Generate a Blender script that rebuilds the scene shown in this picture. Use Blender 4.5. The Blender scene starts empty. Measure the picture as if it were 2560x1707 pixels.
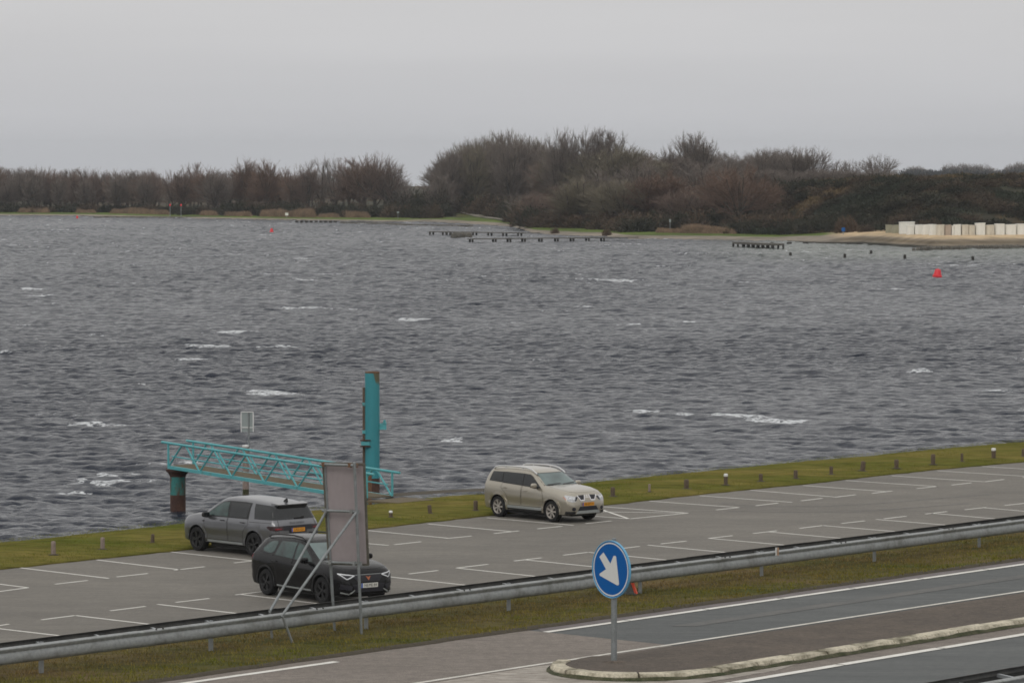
import bpy, bmesh, math, random
import numpy as np
from mathutils import Vector, Matrix
from mathutils.bvhtree import BVHTree
from mathutils.geometry import delaunay_2d_cdt

random.seed(7); RNG = np.random.default_rng(7)
SC = bpy.context.scene
COL = SC.collection
R = math.radians

# ------------------------------------------------------------------ camera, world, sun
FPX = 10000.0                      # focal length in photo pixels (photo is 2560 x 1707)
HOR = 400.0                        # horizon row in the photo
CAMH = 12.0                        # height of the lens over the parking lot
PITCH = math.atan((853.5 - HOR) / FPX)
cam_d = bpy.data.cameras.new('camera'); cam = bpy.data.objects.new('camera', cam_d); COL.objects.link(cam)
cam.location = (0, 0, CAMH); cam.rotation_euler = (math.pi / 2 - PITCH, 0, 0)
cam_d.sensor_width = 36; cam_d.lens = 36 * FPX / 2560; cam_d.clip_start = 1; cam_d.clip_end = 20000
SC.camera = cam
SC.cycles.filter_width = 1.7
SC.cycles.max_bounces = 6; SC.cycles.volume_bounces = 1

W = bpy.data.worlds.new('World'); SC.world = W; W.use_nodes = True
nt = W.node_tree; nt.nodes.clear()
N = nt.nodes.new; L = nt.links.new
SUN_EL, SUN_AZ = R(38), R(200)     # veiled winter sun behind the camera, to its left
wo = N('ShaderNodeOutputWorld'); bg = N('ShaderNodeBackground'); bg.inputs[1].default_value = 0.1
sky = N('ShaderNodeTexSky'); sky.sky_type = 'NISHITA'; sky.sun_disc = False
sky.sun_elevation = SUN_EL; sky.sun_rotation = SUN_AZ; sky.air_density = 2.0; sky.dust_density = 6.0
geo = N('ShaderNodeTexCoord'); sep = N('ShaderNodeSeparateXYZ'); L(geo.outputs['Generated'], sep.inputs[0])
ramp = N('ShaderNodeValToRGB')     # overcast sky: about three times brighter overhead than at the horizon
cr = ramp.color_ramp
cr.elements[0].position = 0.0; cr.elements[0].color = (.402, .406, .424, 1)
cr.elements[1].position = 1.0; cr.elements[1].color = (.70, .69, .67, 1)
e = cr.elements.new(.03); e.color = (.432, .430, .436, 1)
e = cr.elements.new(.085); e.color = (.470, .466, .462, 1)
L(sep.outputs['Z'], ramp.inputs[0])
mp = N('ShaderNodeMapping'); mp.inputs['Scale'].default_value = (1.5, 1.5, 22); L(geo.outputs['Generated'], mp.inputs[0])
nz = N('ShaderNodeTexNoise'); nz.inputs['Scale'].default_value = 2.2; nz.inputs['Detail'].default_value = 4; L(mp.outputs[0], nz.inputs[0])
mr = N('ShaderNodeMapRange'); mr.inputs[1].default_value = .3; mr.inputs[2].default_value = .7; mr.inputs[3].default_value = .96; mr.inputs[4].default_value = 1.04
L(nz.outputs['Fac'], mr.inputs[0])
mu = N('ShaderNodeVectorMath'); mu.operation = 'SCALE'; L(ramp.outputs[0], mu.inputs[0]); L(mr.outputs[0], mu.inputs['Scale'])
mu2 = N('ShaderNodeVectorMath'); mu2.operation = 'SCALE'; L(mu.outputs[0], mu2.inputs[0]); mu2.inputs['Scale'].default_value = 14.5
hs = N('ShaderNodeHueSaturation'); hs.inputs['Saturation'].default_value = .35; L(sky.outputs[0], hs.inputs['Color'])
mx = N('ShaderNodeMixRGB'); mx.inputs[0].default_value = .93; L(hs.outputs[0], mx.inputs[1]); L(mu2.outputs[0], mx.inputs[2])
L(mx.outputs[0], bg.inputs[0]); L(bg.outputs[0], wo.inputs[0])
sd = bpy.data.lights.new('sun', 'SUN'); sd.energy = .5; sd.angle = R(25); sd.color = (1, .96, .9)
so = bpy.data.objects.new('sun', sd); COL.objects.link(so)
so.rotation_euler = (math.pi / 2 - SUN_EL, 0, math.pi - SUN_AZ + math.pi * 0)
so.rotation_euler = Vector((-math.sin(SUN_AZ) * math.cos(SUN_EL), -math.cos(SUN_AZ) * math.cos(SUN_EL), -math.sin(SUN_EL))).to_track_quat('-Z', 'Y').to_euler()
SC.view_settings.view_transform = 'Standard'; SC.view_settings.look = 'None'
SC.view_settings.exposure = 0.0; SC.view_settings.gamma = 1

# ------------------------------------------------------------------ geometry helpers
_cp, _sp = math.cos(PITCH), math.sin(PITCH)
def ray(px, py):
    a = (px - 1280) / FPX; b = (853.5 - py) / FPX
    return Vector((a, _cp + b * _sp, -_sp + b * _cp))
def G(px, py, z=0.0):              # point of the level plane z seen at a photo pixel
    d = ray(px, py); t = (z - CAMH) / d.z
    return Vector((d.x * t, d.y * t, z))
def atY(px, py, Y):                # point at depth Y seen at a photo pixel
    d = ray(px, py); t = Y / d.y
    return Vector((d.x * t, Y, CAMH + d.z * t))
ALPHA = R(50)                      # road direction
EU = Vector((math.cos(ALPHA), math.sin(ALPHA), 0)); EV = Vector((-math.sin(ALPHA), math.cos(ALPHA), 0))
def uv(p): return p.dot(EU), p.dot(EV)
def UV(u, v, z=0.0): return EU * u + EV * v + Vector((0, 0, z))
def atV(px, py, v):                # point of the upright plane through v that runs along the road
    d = ray(px, py); t = (v) / (d.x * EV.x + d.y * EV.y)
    return Vector((d.x * t, d.y * t, CAMH + d.z * t))

# ------------------------------------------------------------------ materials
MATS = {}
def mat(name, color=(.5, .5, .5), rough=.6, metal=0.0, var=0.0, scale=5.0, color2=None, bump=0.0, bscale=40.0, coat=0.0, spec=None, detail=6.0, attr=None, stretch=None, lo=.35, hi=.65, grain=0.0):
    m = bpy.data.materials.new(name); m.use_nodes = True; MATS[name] = m
    n = m.node_tree; b = n.nodes['Principled BSDF']
    b.inputs['Base Color'].default_value = (*color, 1); b.inputs['Roughness'].default_value = rough; b.inputs['Metallic'].default_value = metal
    if coat: b.inputs['Coat Weight'].default_value = coat; b.inputs['Coat Roughness'].default_value = .06
    if spec is not None: b.inputs['Specular IOR Level'].default_value = spec
    tc = n.nodes.new('ShaderNodeTexCoord'); vec = tc.outputs['Object']
    if stretch:
        mpp = n.nodes.new('ShaderNodeMapping'); mpp.inputs['Scale'].default_value = stretch[:3]
        if len(stretch) > 3: mpp.inputs['Rotation'].default_value = (0, 0, stretch[3])
        n.links.new(vec, mpp.inputs[0]); vec = mpp.outputs[0]
    src = None
    if color2 is not None:
        t = n.nodes.new('ShaderNodeTexNoise'); t.inputs['Scale'].default_value = scale; t.inputs['Detail'].default_value = detail
        t.inputs['Roughness'].default_value = .62
        n.links.new(vec, t.inputs[0])
        r = n.nodes.new('ShaderNodeValToRGB'); r.color_ramp.elements[0].position = lo; r.color_ramp.elements[1].position = hi
        r.color_ramp.elements[0].color = (*color, 1); r.color_ramp.elements[1].color = (*color2, 1)
        n.links.new(t.outputs['Fac'], r.inputs[0]); src = r.outputs[0]
    if attr:
        a = n.nodes.new('ShaderNodeVertexColor'); a.layer_name = attr
        if src is not None:
            q = n.nodes.new('ShaderNodeMixRGB'); q.blend_type = 'MULTIPLY'; q.inputs[0].default_value = 1
            n.links.new(a.outputs[0], q.inputs[1]); n.links.new(src, q.inputs[2]); src = q.outputs[0]
        else: src = a.outputs[0]
    if var:
        t2 = n.nodes.new('ShaderNodeTexNoise'); t2.inputs['Scale'].default_value = scale * 9; t2.inputs['Detail'].default_value = 5
        n.links.new(vec, t2.inputs[0])
        m2 = n.nodes.new('ShaderNodeMapRange'); m2.inputs[1].default_value = .25; m2.inputs[2].default_value = .75
        m2.inputs[3].default_value = 1 - var; m2.inputs[4].default_value = 1 + var; n.links.new(t2.outputs['Fac'], m2.inputs[0])
        s = n.nodes.new('ShaderNodeVectorMath'); s.operation = 'SCALE'
        if src is not None: n.links.new(src, s.inputs[0])
        else: s.inputs[0].default_value = color
        n.links.new(m2.outputs[0], s.inputs['Scale']); src = s.outputs[0]
    if grain and src is not None:
        for gs, ga in ((38., grain), (7., grain * .5)):
            t5 = n.nodes.new('ShaderNodeTexNoise'); t5.inputs['Scale'].default_value = gs; t5.inputs['Detail'].default_value = 3; n.links.new(tc.outputs['Object'], t5.inputs[0])
            m5 = n.nodes.new('ShaderNodeMapRange'); m5.inputs[1].default_value = .3; m5.inputs[2].default_value = .7; m5.inputs[3].default_value = 1 - ga; m5.inputs[4].default_value = 1 + ga; n.links.new(t5.outputs['Fac'], m5.inputs[0])
            s5 = n.nodes.new('ShaderNodeVectorMath'); s5.operation = 'SCALE'; n.links.new(src, s5.inputs[0]); n.links.new(m5.outputs[0], s5.inputs['Scale']); src = s5.outputs[0]
    if src is not None: n.links.new(src, b.inputs['Base Color'])
    if bump:
        t3 = n.nodes.new('ShaderNodeTexNoise'); t3.inputs['Scale'].default_value = bscale; t3.inputs['Detail'].default_value = 5
        n.links.new(vec, t3.inputs[0]); bp = n.nodes.new('ShaderNodeBump'); bp.inputs['Strength'].default_value = bump; bp.inputs['Distance'].default_value = .05
        n.links.new(t3.outputs['Fac'], bp.inputs['Height']); n.links.new(bp.outputs[0], b.inputs['Normal'])
    return m

# surfaces
mat('asphalt_lot', (.132, .122, .108), .9, var=.12, scale=.22, color2=(.172, .159, .139), bump=.35, bscale=30, stretch=(.6, 1.5, 1, -ALPHA), detail=9, grain=0.22)
mat('asphalt_dark', (.078, .084, .084), .85, var=.14, scale=.5, color2=(.105, .111, .110), bump=.3, bscale=50, stretch=(.15, 2.2, 1, -ALPHA), grain=0.18)
mat('asphalt_brown', (.165, .142, .124), .9, var=.12, scale=.5, color2=(.205, .178, .155), bump=.4, bscale=60, stretch=(.2, 2, 1, -ALPHA), grain=0.3)
mat('asphalt_edge', (.17, .15, .15), .9, var=.15, scale=1, color2=(.13, .115, .115), bump=.3, bscale=60)
mat('asphalt_worn', (.128, .126, .120), .9, var=.15, scale=1, color2=(.098, .101, .099), bump=.3, bscale=60)
mat('island_paving', (.080, .065, .053), .95, var=.2, scale=1.2, color2=(.110, .088, .070), bump=.6, bscale=40, grain=0.3)
mat('kerb_stone', (.56, .51, .40), .95, var=.30, scale=2.3, color2=(.15, .135, .09), bump=.7, bscale=25, lo=.42, hi=.66)
mat('kerb_moss', (.030, .040, .012), .95, var=.3, scale=4, color2=(.09, .085, .05), bump=.6, bscale=30)
mat('pavers', (.52, .48, .43), .95, var=.3, scale=5, color2=(.22, .19, .16), bump=.7, bscale=30, stretch=(.5, 3, 1, -ALPHA))
mat('paint_white', (.62, .60, .55), .8, var=.12, scale=3, color2=(.74, .73, .69))
mat('paint_worn', (.50, .48, .43), .85, var=.15, scale=3, color2=(.66, .64, .59))
mat('tar', (.05, .05, .05), .8)
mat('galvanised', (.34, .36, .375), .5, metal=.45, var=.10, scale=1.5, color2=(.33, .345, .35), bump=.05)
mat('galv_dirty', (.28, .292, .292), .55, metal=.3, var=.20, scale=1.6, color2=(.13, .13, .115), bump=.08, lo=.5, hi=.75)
mat('galv_shade', (.05, .05, .05), .8, var=.2, scale=3, color2=(.09, .09, .085))  # dark zinc tone that puts the rear beam's shade into its colour
mat('rust', (.11, .05, .03), .9, var=.3, scale=6, color2=(.20, .11, .06))
mat('dirt', (.055, .045, .030), 1, var=.3, scale=2)
mat('wood_post', (.15, .11, .075), .95, var=.3, scale=12, color2=(.085, .065, .05), bump=.5, stretch=(3, 3, .5))
mat('wood_pale', (.33, .27, .24), .95, var=.25, scale=12, color2=(.22, .17, .15), bump=.5, stretch=(3, 3, .5))
mat('white_cap', (.75, .75, .74), .6, var=.1)
mat('deck_planks', (.105, .082, .050), .95, var=.25, scale=5, color2=(.15, .12, .075), bump=.4, stretch=(1, 6, 1))
mat('teal', (.085, .36, .39), .5, var=.14, scale=2.2, color2=(.09, .12, .09), bump=.08, lo=.58, hi=.74)
mat('pile_dark', (.035, .032, .028), .9, var=.3, scale=4)
mat('jetty_wood', (.13, .12, .105), .95, var=.25, scale=1, color2=(.085, .08, .07))
mat('buoy_red', (.72, .016, .03), .45, var=.12, scale=4)
mat('board_grey', (.31, .272, .28), .7, var=.06, scale=1.3, color2=(.27, .235, .24), stretch=(1, 1, .5))
mat('board_frame', (.07, .065, .05), .8, var=.3, scale=6, color2=(.13, .12, .10))
mat('tube_galv', (.27, .29, .30), .5, metal=.4, var=.15, scale=5, color2=(.20, .215, .215))
mat('sign_blue', (.001, .092, .33), .35, var=.03, scale=2, spec=.25)
mat('sign_rim', (.12, .36, .56), .5, var=.08)
mat('sign_white', (.60, .61, .60), .5, var=.05, scale=6)
mat('sign_orange', (.75, .10, .05), .5, var=.1)
mat('sign_back', (.13, .14, .13), .6, metal=.3, var=.2, scale=5)
mat('sign_sea', (.30, .34, .34), .5, var=.1, scale=4)
# car materials
mat('beige_paint', (.37, .340, .285), .30, metal=.70, var=.015, coat=.7)
mat('grey_paint', (.170, .173, .186), .30, metal=.75, var=.015, coat=.5)
mat('black_paint', (.004, .004, .005), .25, metal=.0, var=.015, coat=.10, spec=.25)
mat('silver_trim', (.62, .62, .63), .35, metal=.5, var=.03)
mat('grey_trim', (.30, .32, .32), .45, metal=.3, var=.03)
mat('chrome', (.80, .79, .81), .25, metal=.35, var=.02)
mat('black_trim', (.008, .008, .009), .5, var=.1)
mat('grille_black', (.010, .010, .016), .5, var=.2, scale=20)
mat('seam', (.012, .012, .012), .8, var=.1)
mat('rubber', (.007, .007, .008), .9, var=.15, scale=8)
mat('glass_dark', (.012, .014, .016), .06, spec=.5, var=.05)
mat('glass_screen', (.15, .205, .205), .08, spec=.55, var=.03, scale=.9, color2=(.07, .10, .10), detail=2)
mat('glass_teal', (.045, .085, .08), .08, spec=.5, var=.08, scale=2, color2=(.02, .03, .03))
mat('lamp_clear', (.70, .71, .72), .2, metal=.2, var=.15, scale=30, color2=(.30, .31, .33))
mat('lamp_white', (.66, .68, .71), .3, var=.02)
mat('lamp_red', (.30, .010, .02), .25, var=.2, scale=12, color2=(.12, .008, .012))
mat('lamp_orange', (.45, .14, .09), .3, var=.1)
mat('lamp_smoke', (.045, .012, .014), .2, var=.2, scale=14, color2=(.02, .014, .016))
mat('plate_yellow', (.72, .30, .015), .5, var=.05)
mat('plate_white', (.66, .66, .62), .5, var=.03)
mat('plate_blue', (.015, .09, .42), .5, var=.05)
mat('plate_ink', (.02, .018, .015), .6, var=.05)
mat('copper', (.42, .14, .07), .4, metal=.5, var=.05)
mat('rim_silver', (.42, .39, .36), .4, metal=.4, var=.05)
mat('rim_black', (.010, .010, .011), .55, var=.1)
# vegetation and land
mat('lawn', (.088, .098, .022), 1, var=.34, scale=.34, color2=(.170, .140, .045), bump=.8, bscale=12, detail=8, stretch=(.4, 1, 1, -ALPHA), spec=.0)
mat('verge_grass', (.062, .068, .020), 1, var=.40, scale=.6, color2=(.125, .092, .045), bump=1, bscale=10, detail=8, stretch=(.35, 1, 1, -ALPHA), spec=.1)
mat('blade_lawn', (.112, .125, .022), 1, var=.3, scale=1.0, color2=(.165, .138, .040), attr='Col', spec=.0)
mat('land', (.75, .75, .75), 1, var=.35, scale=.045, color2=(1.25, 1.2, 1.15), bump=.8, bscale=1.5, attr='Col', spec=.1)
mat('twig_grey', (.200, .170, .150), 1, var=.25, scale=.6, spec=.1)
mat('twig_brown', (.195, .145, .120), 1, var=.25, scale=.6, spec=.1)
mat('twig_red', (.185, .125, .095), 1, var=.25, scale=.6, spec=.1)
mat('twig_olive', (.205, .180, .135), 1, var=.25, scale=.6, spec=.1)
mat('trunk_bark', (.075, .065, .055), 1, var=.3, scale=1.5, color2=(.11, .10, .085), spec=.1)
mat('bush_dark', (.035, .040, .026), 1, var=.35, scale=.8, color2=(.060, .052, .038), spec=.1)
mat('bush_brown', (.075, .055, .042), 1, var=.35, scale=.8, color2=(.105, .080, .055), spec=.1)
mat('bush_russet', (.125, .085, .058), 1, var=.3, scale=.8, color2=(.09, .065, .045), spec=.1)
mat('reed', (.29, .205, .140), 1, var=.35, scale=.35, color2=(.16, .115, .080), spec=.1)
mat('scrub', (.8, .8, .8), 1, var=.3, scale=.12, color2=(1.2, 1.2, 1.2), attr='Col', spec=.1)
mat('far_wood', (.060, .065, .068), 1, var=.3, scale=.1, spec=.1)
mat('sand', (.46, .36, .24), 1, var=.12, scale=.3, color2=(.38, .30, .20), spec=.1)
mat('hut_white', (.84, .84, .80), .7, var=.06, scale=1.2, color2=(.74, .74, .69), stretch=(1, 1, .3))
mat('hut_cream', (.72, .68, .58), .7, var=.06, scale=1.2, color2=(.52, .48, .40), stretch=(1, 1, .3))
mat('hut_tan', (.46, .38, .31), .7, var=.06, scale=1.2, color2=(.40, .33, .27))
mat('hut_khaki', (.34, .33, .24), .7, var=.08, scale=1.2, color2=(.28, .27, .2))
mat('hut_dark', (.10, .09, .08), .9, var=.2)
mat('rock', (.075, .070, .060), .95, var=.3, scale=1, color2=(.13, .12, .10), bump=.8, bscale=2)
mat('seabed', (.05, .05, .04), 1, var=.2, scale=.05)

# water: glossy, wave geometry, foam from a per-vertex value where crests break
def make_water():
    m = bpy.data.materials.new('water_surface'); m.use_nodes = True; MATS['water'] = m
    n = m.node_tree; b = n.nodes['Principled BSDF']; l = n.links.new
    b.inputs['IOR'].default_value = 1.333; b.inputs['Specular IOR Level'].default_value = .30; b.inputs['Specular Tint'].default_value = (.63, .68, .82, 1); b.inputs['Roughness'].default_value = .17
    a = n.nodes.new('ShaderNodeVertexColor'); a.layer_name = 'Col'; sp = n.nodes.new('ShaderNodeSeparateColor'); l(a.outputs[0], sp.inputs[0])
    tc = n.nodes.new('ShaderNodeTexCoord')
    t = n.nodes.new('ShaderNodeTexNoise'); t.inputs['Scale'].default_value = 3.2; t.inputs['Detail'].default_value = 7; t.inputs['Roughness'].default_value = .75
    l(tc.outputs['Object'], t.inputs[0])
    mth = n.nodes.new('ShaderNodeMath'); mth.operation = 'MULTIPLY_ADD'; mth.inputs[1].default_value = 1.0; mth.inputs[2].default_value = -.5; l(t.outputs['Fac'], mth.inputs[0])
    ad = n.nodes.new('ShaderNodeMath'); ad.operation = 'MULTIPLY_ADD'; ad.inputs[1].default_value = 4.2; l(mth.outputs[0], ad.inputs[0]); l(sp.outputs[0], ad.inputs[2])
    r = n.nodes.new('ShaderNodeMapRange'); r.inputs[1].default_value = .5; r.inputs[2].default_value = .95; l(ad.outputs[0], r.inputs[0])
    fm = n.nodes.new('ShaderNodeMath'); fm.operation = 'MULTIPLY'; gt = n.nodes.new('ShaderNodeMapRange'); gt.inputs[1].default_value = .05; gt.inputs[2].default_value = .3
    l(sp.outputs[0], gt.inputs[0]); l(r.outputs[0], fm.inputs[0]); l(gt.outputs[0], fm.inputs[1])
    c1 = n.nodes.new('ShaderNodeMixRGB'); c1.inputs[1].default_value = (.017, .021, .032, 1); c1.inputs[2].default_value = (.105, .120, .100, 1); l(sp.outputs[1], c1.inputs[0])
    c2 = n.nodes.new('ShaderNodeMixRGB'); c2.inputs[2].default_value = (.62, .64, .66, 1); l(c1.outputs[0], c2.inputs[1]); l(fm.outputs[0], c2.inputs[0])
    l(c2.outputs[0], b.inputs['Base Color'])
    rr = n.nodes.new('ShaderNodeMapRange'); rr.inputs[3].default_value = .17; rr.inputs[4].default_value = .8; l(fm.outputs[0], rr.inputs[0]); l(rr.outputs[0], b.inputs['Roughness'])
    t4 = n.nodes.new('ShaderNodeTexNoise'); t4.inputs['Scale'].default_value = 2.6; t4.inputs['Detail'].default_value = 4; t4.inputs['Roughness'].default_value = .6
    mp4 = n.nodes.new('ShaderNodeMapping'); mp4.inputs['Scale'].default_value = (.8, 1, 1); l(tc.outputs['Object'], mp4.inputs[0]); l(mp4.outputs[0], t4.inputs[0])
    bp = n.nodes.new('ShaderNodeBump'); bp.inputs['Strength'].default_value = 1; bp.inputs['Distance'].default_value = .26
    l(t4.outputs['Fac'], bp.inputs['Height']); gm = n.nodes.new('ShaderNodeMapRange'); gm.inputs[3].default_value = .0; gm.inputs[4].default_value = 1.0; l(sp.outputs[2], gm.inputs[0]); l(gm.outputs[0], bp.inputs['Strength']); l(bp.outputs[0], b.inputs['Normal'])
make_water()

# ------------------------------------------------------------------ mesh builder
class MB:
    def __init__(s): s.v = []; s.f = []; s.m = []; s.cur = 0; s.mats = []
    def mat(s, name):
        if name not in s.mats: s.mats.append(name)
        s.cur = s.mats.index(name); return s
    def add(s, vs, fs):
        o = len(s.v); s.v += [tuple(p) for p in vs]; s.f += [tuple(i + o for i in f) for f in fs]; s.m += [s.cur] * len(fs); return s
    def box(s, c, d, rz=0.0, M=None):
        hx, hy, hz = d[0] / 2, d[1] / 2, d[2] / 2; bv = .12 * min(hx, hy, hz); vs = []
        cz, sz = math.cos(rz), math.sin(rz)
        # bevelled on the upright edges
        prof = [(hx - bv, -hy), (hx, -hy + bv), (hx, hy - bv), (hx - bv, hy), (-hx + bv, hy), (-hx, hy - bv), (-hx, -hy + bv), (-hx + bv, -hy)]
        for z in (-hz, hz):
            for x, y in prof: vs.append(Vector((c[0] + x * cz - y * sz, c[1] + x * sz + y * cz, c[2] + z)))
        if M: vs = [M @ p for p in vs]
        fs = [(i, (i + 1) % 8, 8 + (i + 1) % 8, 8 + i) for i in range(8)] + [tuple(range(7, -1, -1)), tuple(range(8, 16))]
        return s.add(vs, fs)
    def tube(s, a, b, r, r2=None, n=10, cap=True):
        a, b = Vector(a), Vector(b); r2 = r if r2 is None else r2
        d = (b - a).normalized(); x = d.orthogonal().normalized(); y = d.cross(x)
        vs = [a + (x * math.cos(t) + y * math.sin(t)) * r for t in [2 * math.pi * i / n for i in range(n)]]
        vs += [b + (x * math.cos(t) + y * math.sin(t)) * r2 for t in [2 * math.pi * i / n for i in range(n)]]
        fs = [(i, (i + 1) % n, n + (i + 1) % n, n + i) for i in range(n)]
        if cap: fs += [tuple(range(n - 1, -1, -1)), tuple(range(n, 2 * n))]
        return s.add(vs, fs)
    def beam(s, a, b, w, h, up=Vector((0, 0, 1))):
        a, b = Vector(a), Vector(b); d = (b - a).normalized(); x = d.cross(up).normalized() * w / 2; y = x.cross(d).normalized() * h / 2
        vs = [a - x - y, a + x - y, a + x + y, a - x + y, b - x - y, b + x - y, b + x + y, b - x + y]
        return s.add(vs, [(3, 2, 1, 0), (4, 5, 6, 7), (0, 1, 5, 4), (1, 2, 6, 5), (2, 3, 7, 6), (3, 0, 4, 7)])
    def lathe(s, prof, n=24, M=None, closed=False):   # prof: (radius, height)
        vs = []; k = len(prof)
        for i in range(n):
            t = 2 * math.pi * i / n
            for r, z in prof: vs.append(Vector((r * math.cos(t), r * math.sin(t), z)))
        if M: vs = [M @ p for p in vs]
        fs = []
        for i in range(n):
            j = (i + 1) % n
            for q in range(k - 1 + (1 if closed else 0)):
                q2 = (q + 1) % k; fs.append((i * k + q, j * k + q, j * k + q2, i * k + q2))
        return s.add(vs, fs)
    def prism(s, pts, t, M=None):    # polygon in XY extruded by t in Z
        n = len(pts); vs = [Vector((x, y, 0)) for x, y in pts] + [Vector((x, y, t)) for x, y in pts]
        if M: vs = [M @ p for p in vs]
        return s.add(vs, [tuple(range(n - 1, -1, -1)), tuple(range(n, 2 * n))] + [(i, (i + 1) % n, n + (i + 1) % n, n + i) for i in range(n)])
    def build(s, name, parent=None, smooth=False, material=None, angle=35):
        me = bpy.data.meshes.new(name); me.from_pydata(s.v, [], s.f); me.update()
        for mn in (s.mats or [material]): me.materials.append(MATS[mn])
        if len(s.mats) > 1: me.polygons.foreach_set('material_index', s.m)
        if smooth:
            me.polygons.foreach_set('use_smooth', [True] * len(me.polygons)); me.set_sharp_from_angle(angle=R(angle))
        o = bpy.data.objects.new(name, me); COL.objects.link(o)
        if parent: o.parent = parent
        return o
def npmesh(name, co, faces, material, col=None, parent=None, smooth=False, uniform=4):
    me = bpy.data.meshes.new(name); nv = len(co); nf = len(faces)
    me.vertices.add(nv); me.vertices.foreach_set('co', np.asarray(co, np.float32).ravel())
    me.loops.add(nf * uniform); me.polygons.add(nf)
    me.loops.foreach_set('vertex_index', np.asarray(faces, np.int32).ravel())
    me.polygons.foreach_set('loop_start', np.arange(0, nf * uniform, uniform, dtype=np.int32))
    if smooth: me.polygons.foreach_set('use_smooth', np.ones(nf, bool))
    me.update(calc_edges=True)
    if col is not None:
        ca = me.color_attributes.new('Col', 'FLOAT_COLOR', 'POINT'); ca.data.foreach_set('color', np.asarray(col, np.float32).ravel())
    me.materials.append(MATS[material])
    o = bpy.data.objects.new(name, me); COL.objects.link(o)
    if parent: o.parent = parent
    return o
def tag(o, label=None, cat=None, group=None, kind=None):
    if label: o['label'] = label
    if cat: o['category'] = cat
    if group: o['group'] = group
    if kind: o['kind'] = kind
    return o
def struct(o, label=None, cat=None): return tag(o, label, cat, kind='structure')
def thing(name, loc, label, cat, group=None, rz=0.0):
    o = bpy.data.objects.new(name, None); COL.objects.link(o); o.location = loc; o.rotation_euler = (0, 0, rz); o.empty_display_size = .3
    return tag(o, label, cat, group)
def copy_tree(o, parent=None):
    c = o.copy(); COL.objects.link(c); c.parent = parent
    if parent: c.matrix_parent_inverse = o.matrix_parent_inverse
    for ch in [x for x in COL.objects if x.parent == o]: copy_tree(ch, c)
    return c
def arr(lst): return [p[0] for p in lst], [p[1] for p in lst]
def interp(x, lst):
    a, b = arr(lst); return np.interp(x, a, b)

# smooth value noise in numpy (world coordinates)
_perm = RNG.random((256, 256))
def vnoise(x, y):
    xi = np.floor(x).astype(int); yi = np.floor(y).astype(int); fx = x - xi; fy = y - yi
    fx = fx * fx * (3 - 2 * fx); fy = fy * fy * (3 - 2 * fy)
    a = _perm[xi % 256, yi % 256]; b = _perm[(xi + 1) % 256, yi % 256]; c = _perm[xi % 256, (yi + 1) % 256]; d = _perm[(xi + 1) % 256, (yi + 1) % 256]
    return (a * (1 - fx) + b * fx) * (1 - fy) + (c * (1 - fx) + d * fx) * fy
def fbm(x, y, o=4):
    s = 0; a = .5; 
    for i in range(o): s = s + a * vnoise(x * 2 ** i + 17 * i, y * 2 ** i + 31 * i); a *= .5
    return s / (1 - .5 ** o)

# ------------------------------------------------------------------ near ground
WZ = -1.2                          # water level
RZ = 3.5                           # level of the road on the dyke, above the lot
EDGE_PX = [(0, 1423.5), (245, 1397), (478, 1374), (912, 1323.5), (1217, 1289.5), (1505, 1264), (1742, 1237), (2020, 1209.7), (2114, 1199), (2343, 1174), (2560, 1155)]
BANK_PX = [(0, 1350), (468, 1301), (800, 1268), (1088, 1236), (1219, 1230), (1567, 1192), (2000, 1150), (2300, 1122), (2560, 1099)]
def uvline(pts, z=0.0):
    q = [uv(G(x, y, z)) for x, y in pts]
    s0 = (q[1][1] - q[0][1]) / (q[1][0] - q[0][0]) * .3; s1 = 0
    return [(q[0][0] - 200, q[0][1] - 0)] + q + [(q[-1][0] + 500, q[-1][1])]
edge = uvline(EDGE_PX); bank = uvline(BANK_PX)
us = np.concatenate([np.arange(-150, 20, 10.), np.arange(20, 260, .5), np.arange(260, 620, 20.)])
ev = interp(us, edge); bv = interp(us, bank) + (fbm(us * .35, us * 0) - .5) * .5
v_rail = uv(G(1268, 1530, RZ))[1]
def strip(name, us, rows, material, smooth=True):     # rows: list of (v array, z array)
    k = len(rows); n = len(us); co = np.zeros((n * k, 3))
    for j, (v, z) in enumerate(rows):
        v = np.broadcast_to(v, (n,)); z = np.broadcast_to(z, (n,))
        co[j::k, 0] = EU.x * us + EV.x * v; co[j::k, 1] = EU.y * us + EV.y * v; co[j::k, 2] = z
    i = np.arange(n - 1)[:, None] * k; j = np.arange(k - 1)[None, :]
    a = (i + j).ravel(); f = np.stack([a, a + k, a + k + 1, a + 1], 1)
    return npmesh(name, co, f, material, smooth=smooth)
# ground sheet to the horizon, below the water
gx_ = np.linspace(-6000, 6000, 61); gy_ = np.linspace(-600, 7000, 77); GX, GY = np.meshgrid(gx_, gy_, indexing='ij'); GZ = -4.5 - (GX ** 2 + GY ** 2) * 1e-6   # the sheet falls away like the curve of the earth
i = np.arange(60)[:, None] * 77; j = np.arange(76)[None, :]; a = (i + j).ravel()
struct(npmesh('ground', np.stack([GX.ravel(), GY.ravel(), GZ.ravel()], 1), np.stack([a, a + 77, a + 78, a + 1], 1), 'seabed', smooth=True))
struct(strip('parking_lot', us, [(v_rail + 13.5, -.02), (v_rail + 14, 0), (ev * .5 + (v_rail + 14) * .5, 0), (ev + .05, 0)], 'asphalt_lot', False))
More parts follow.
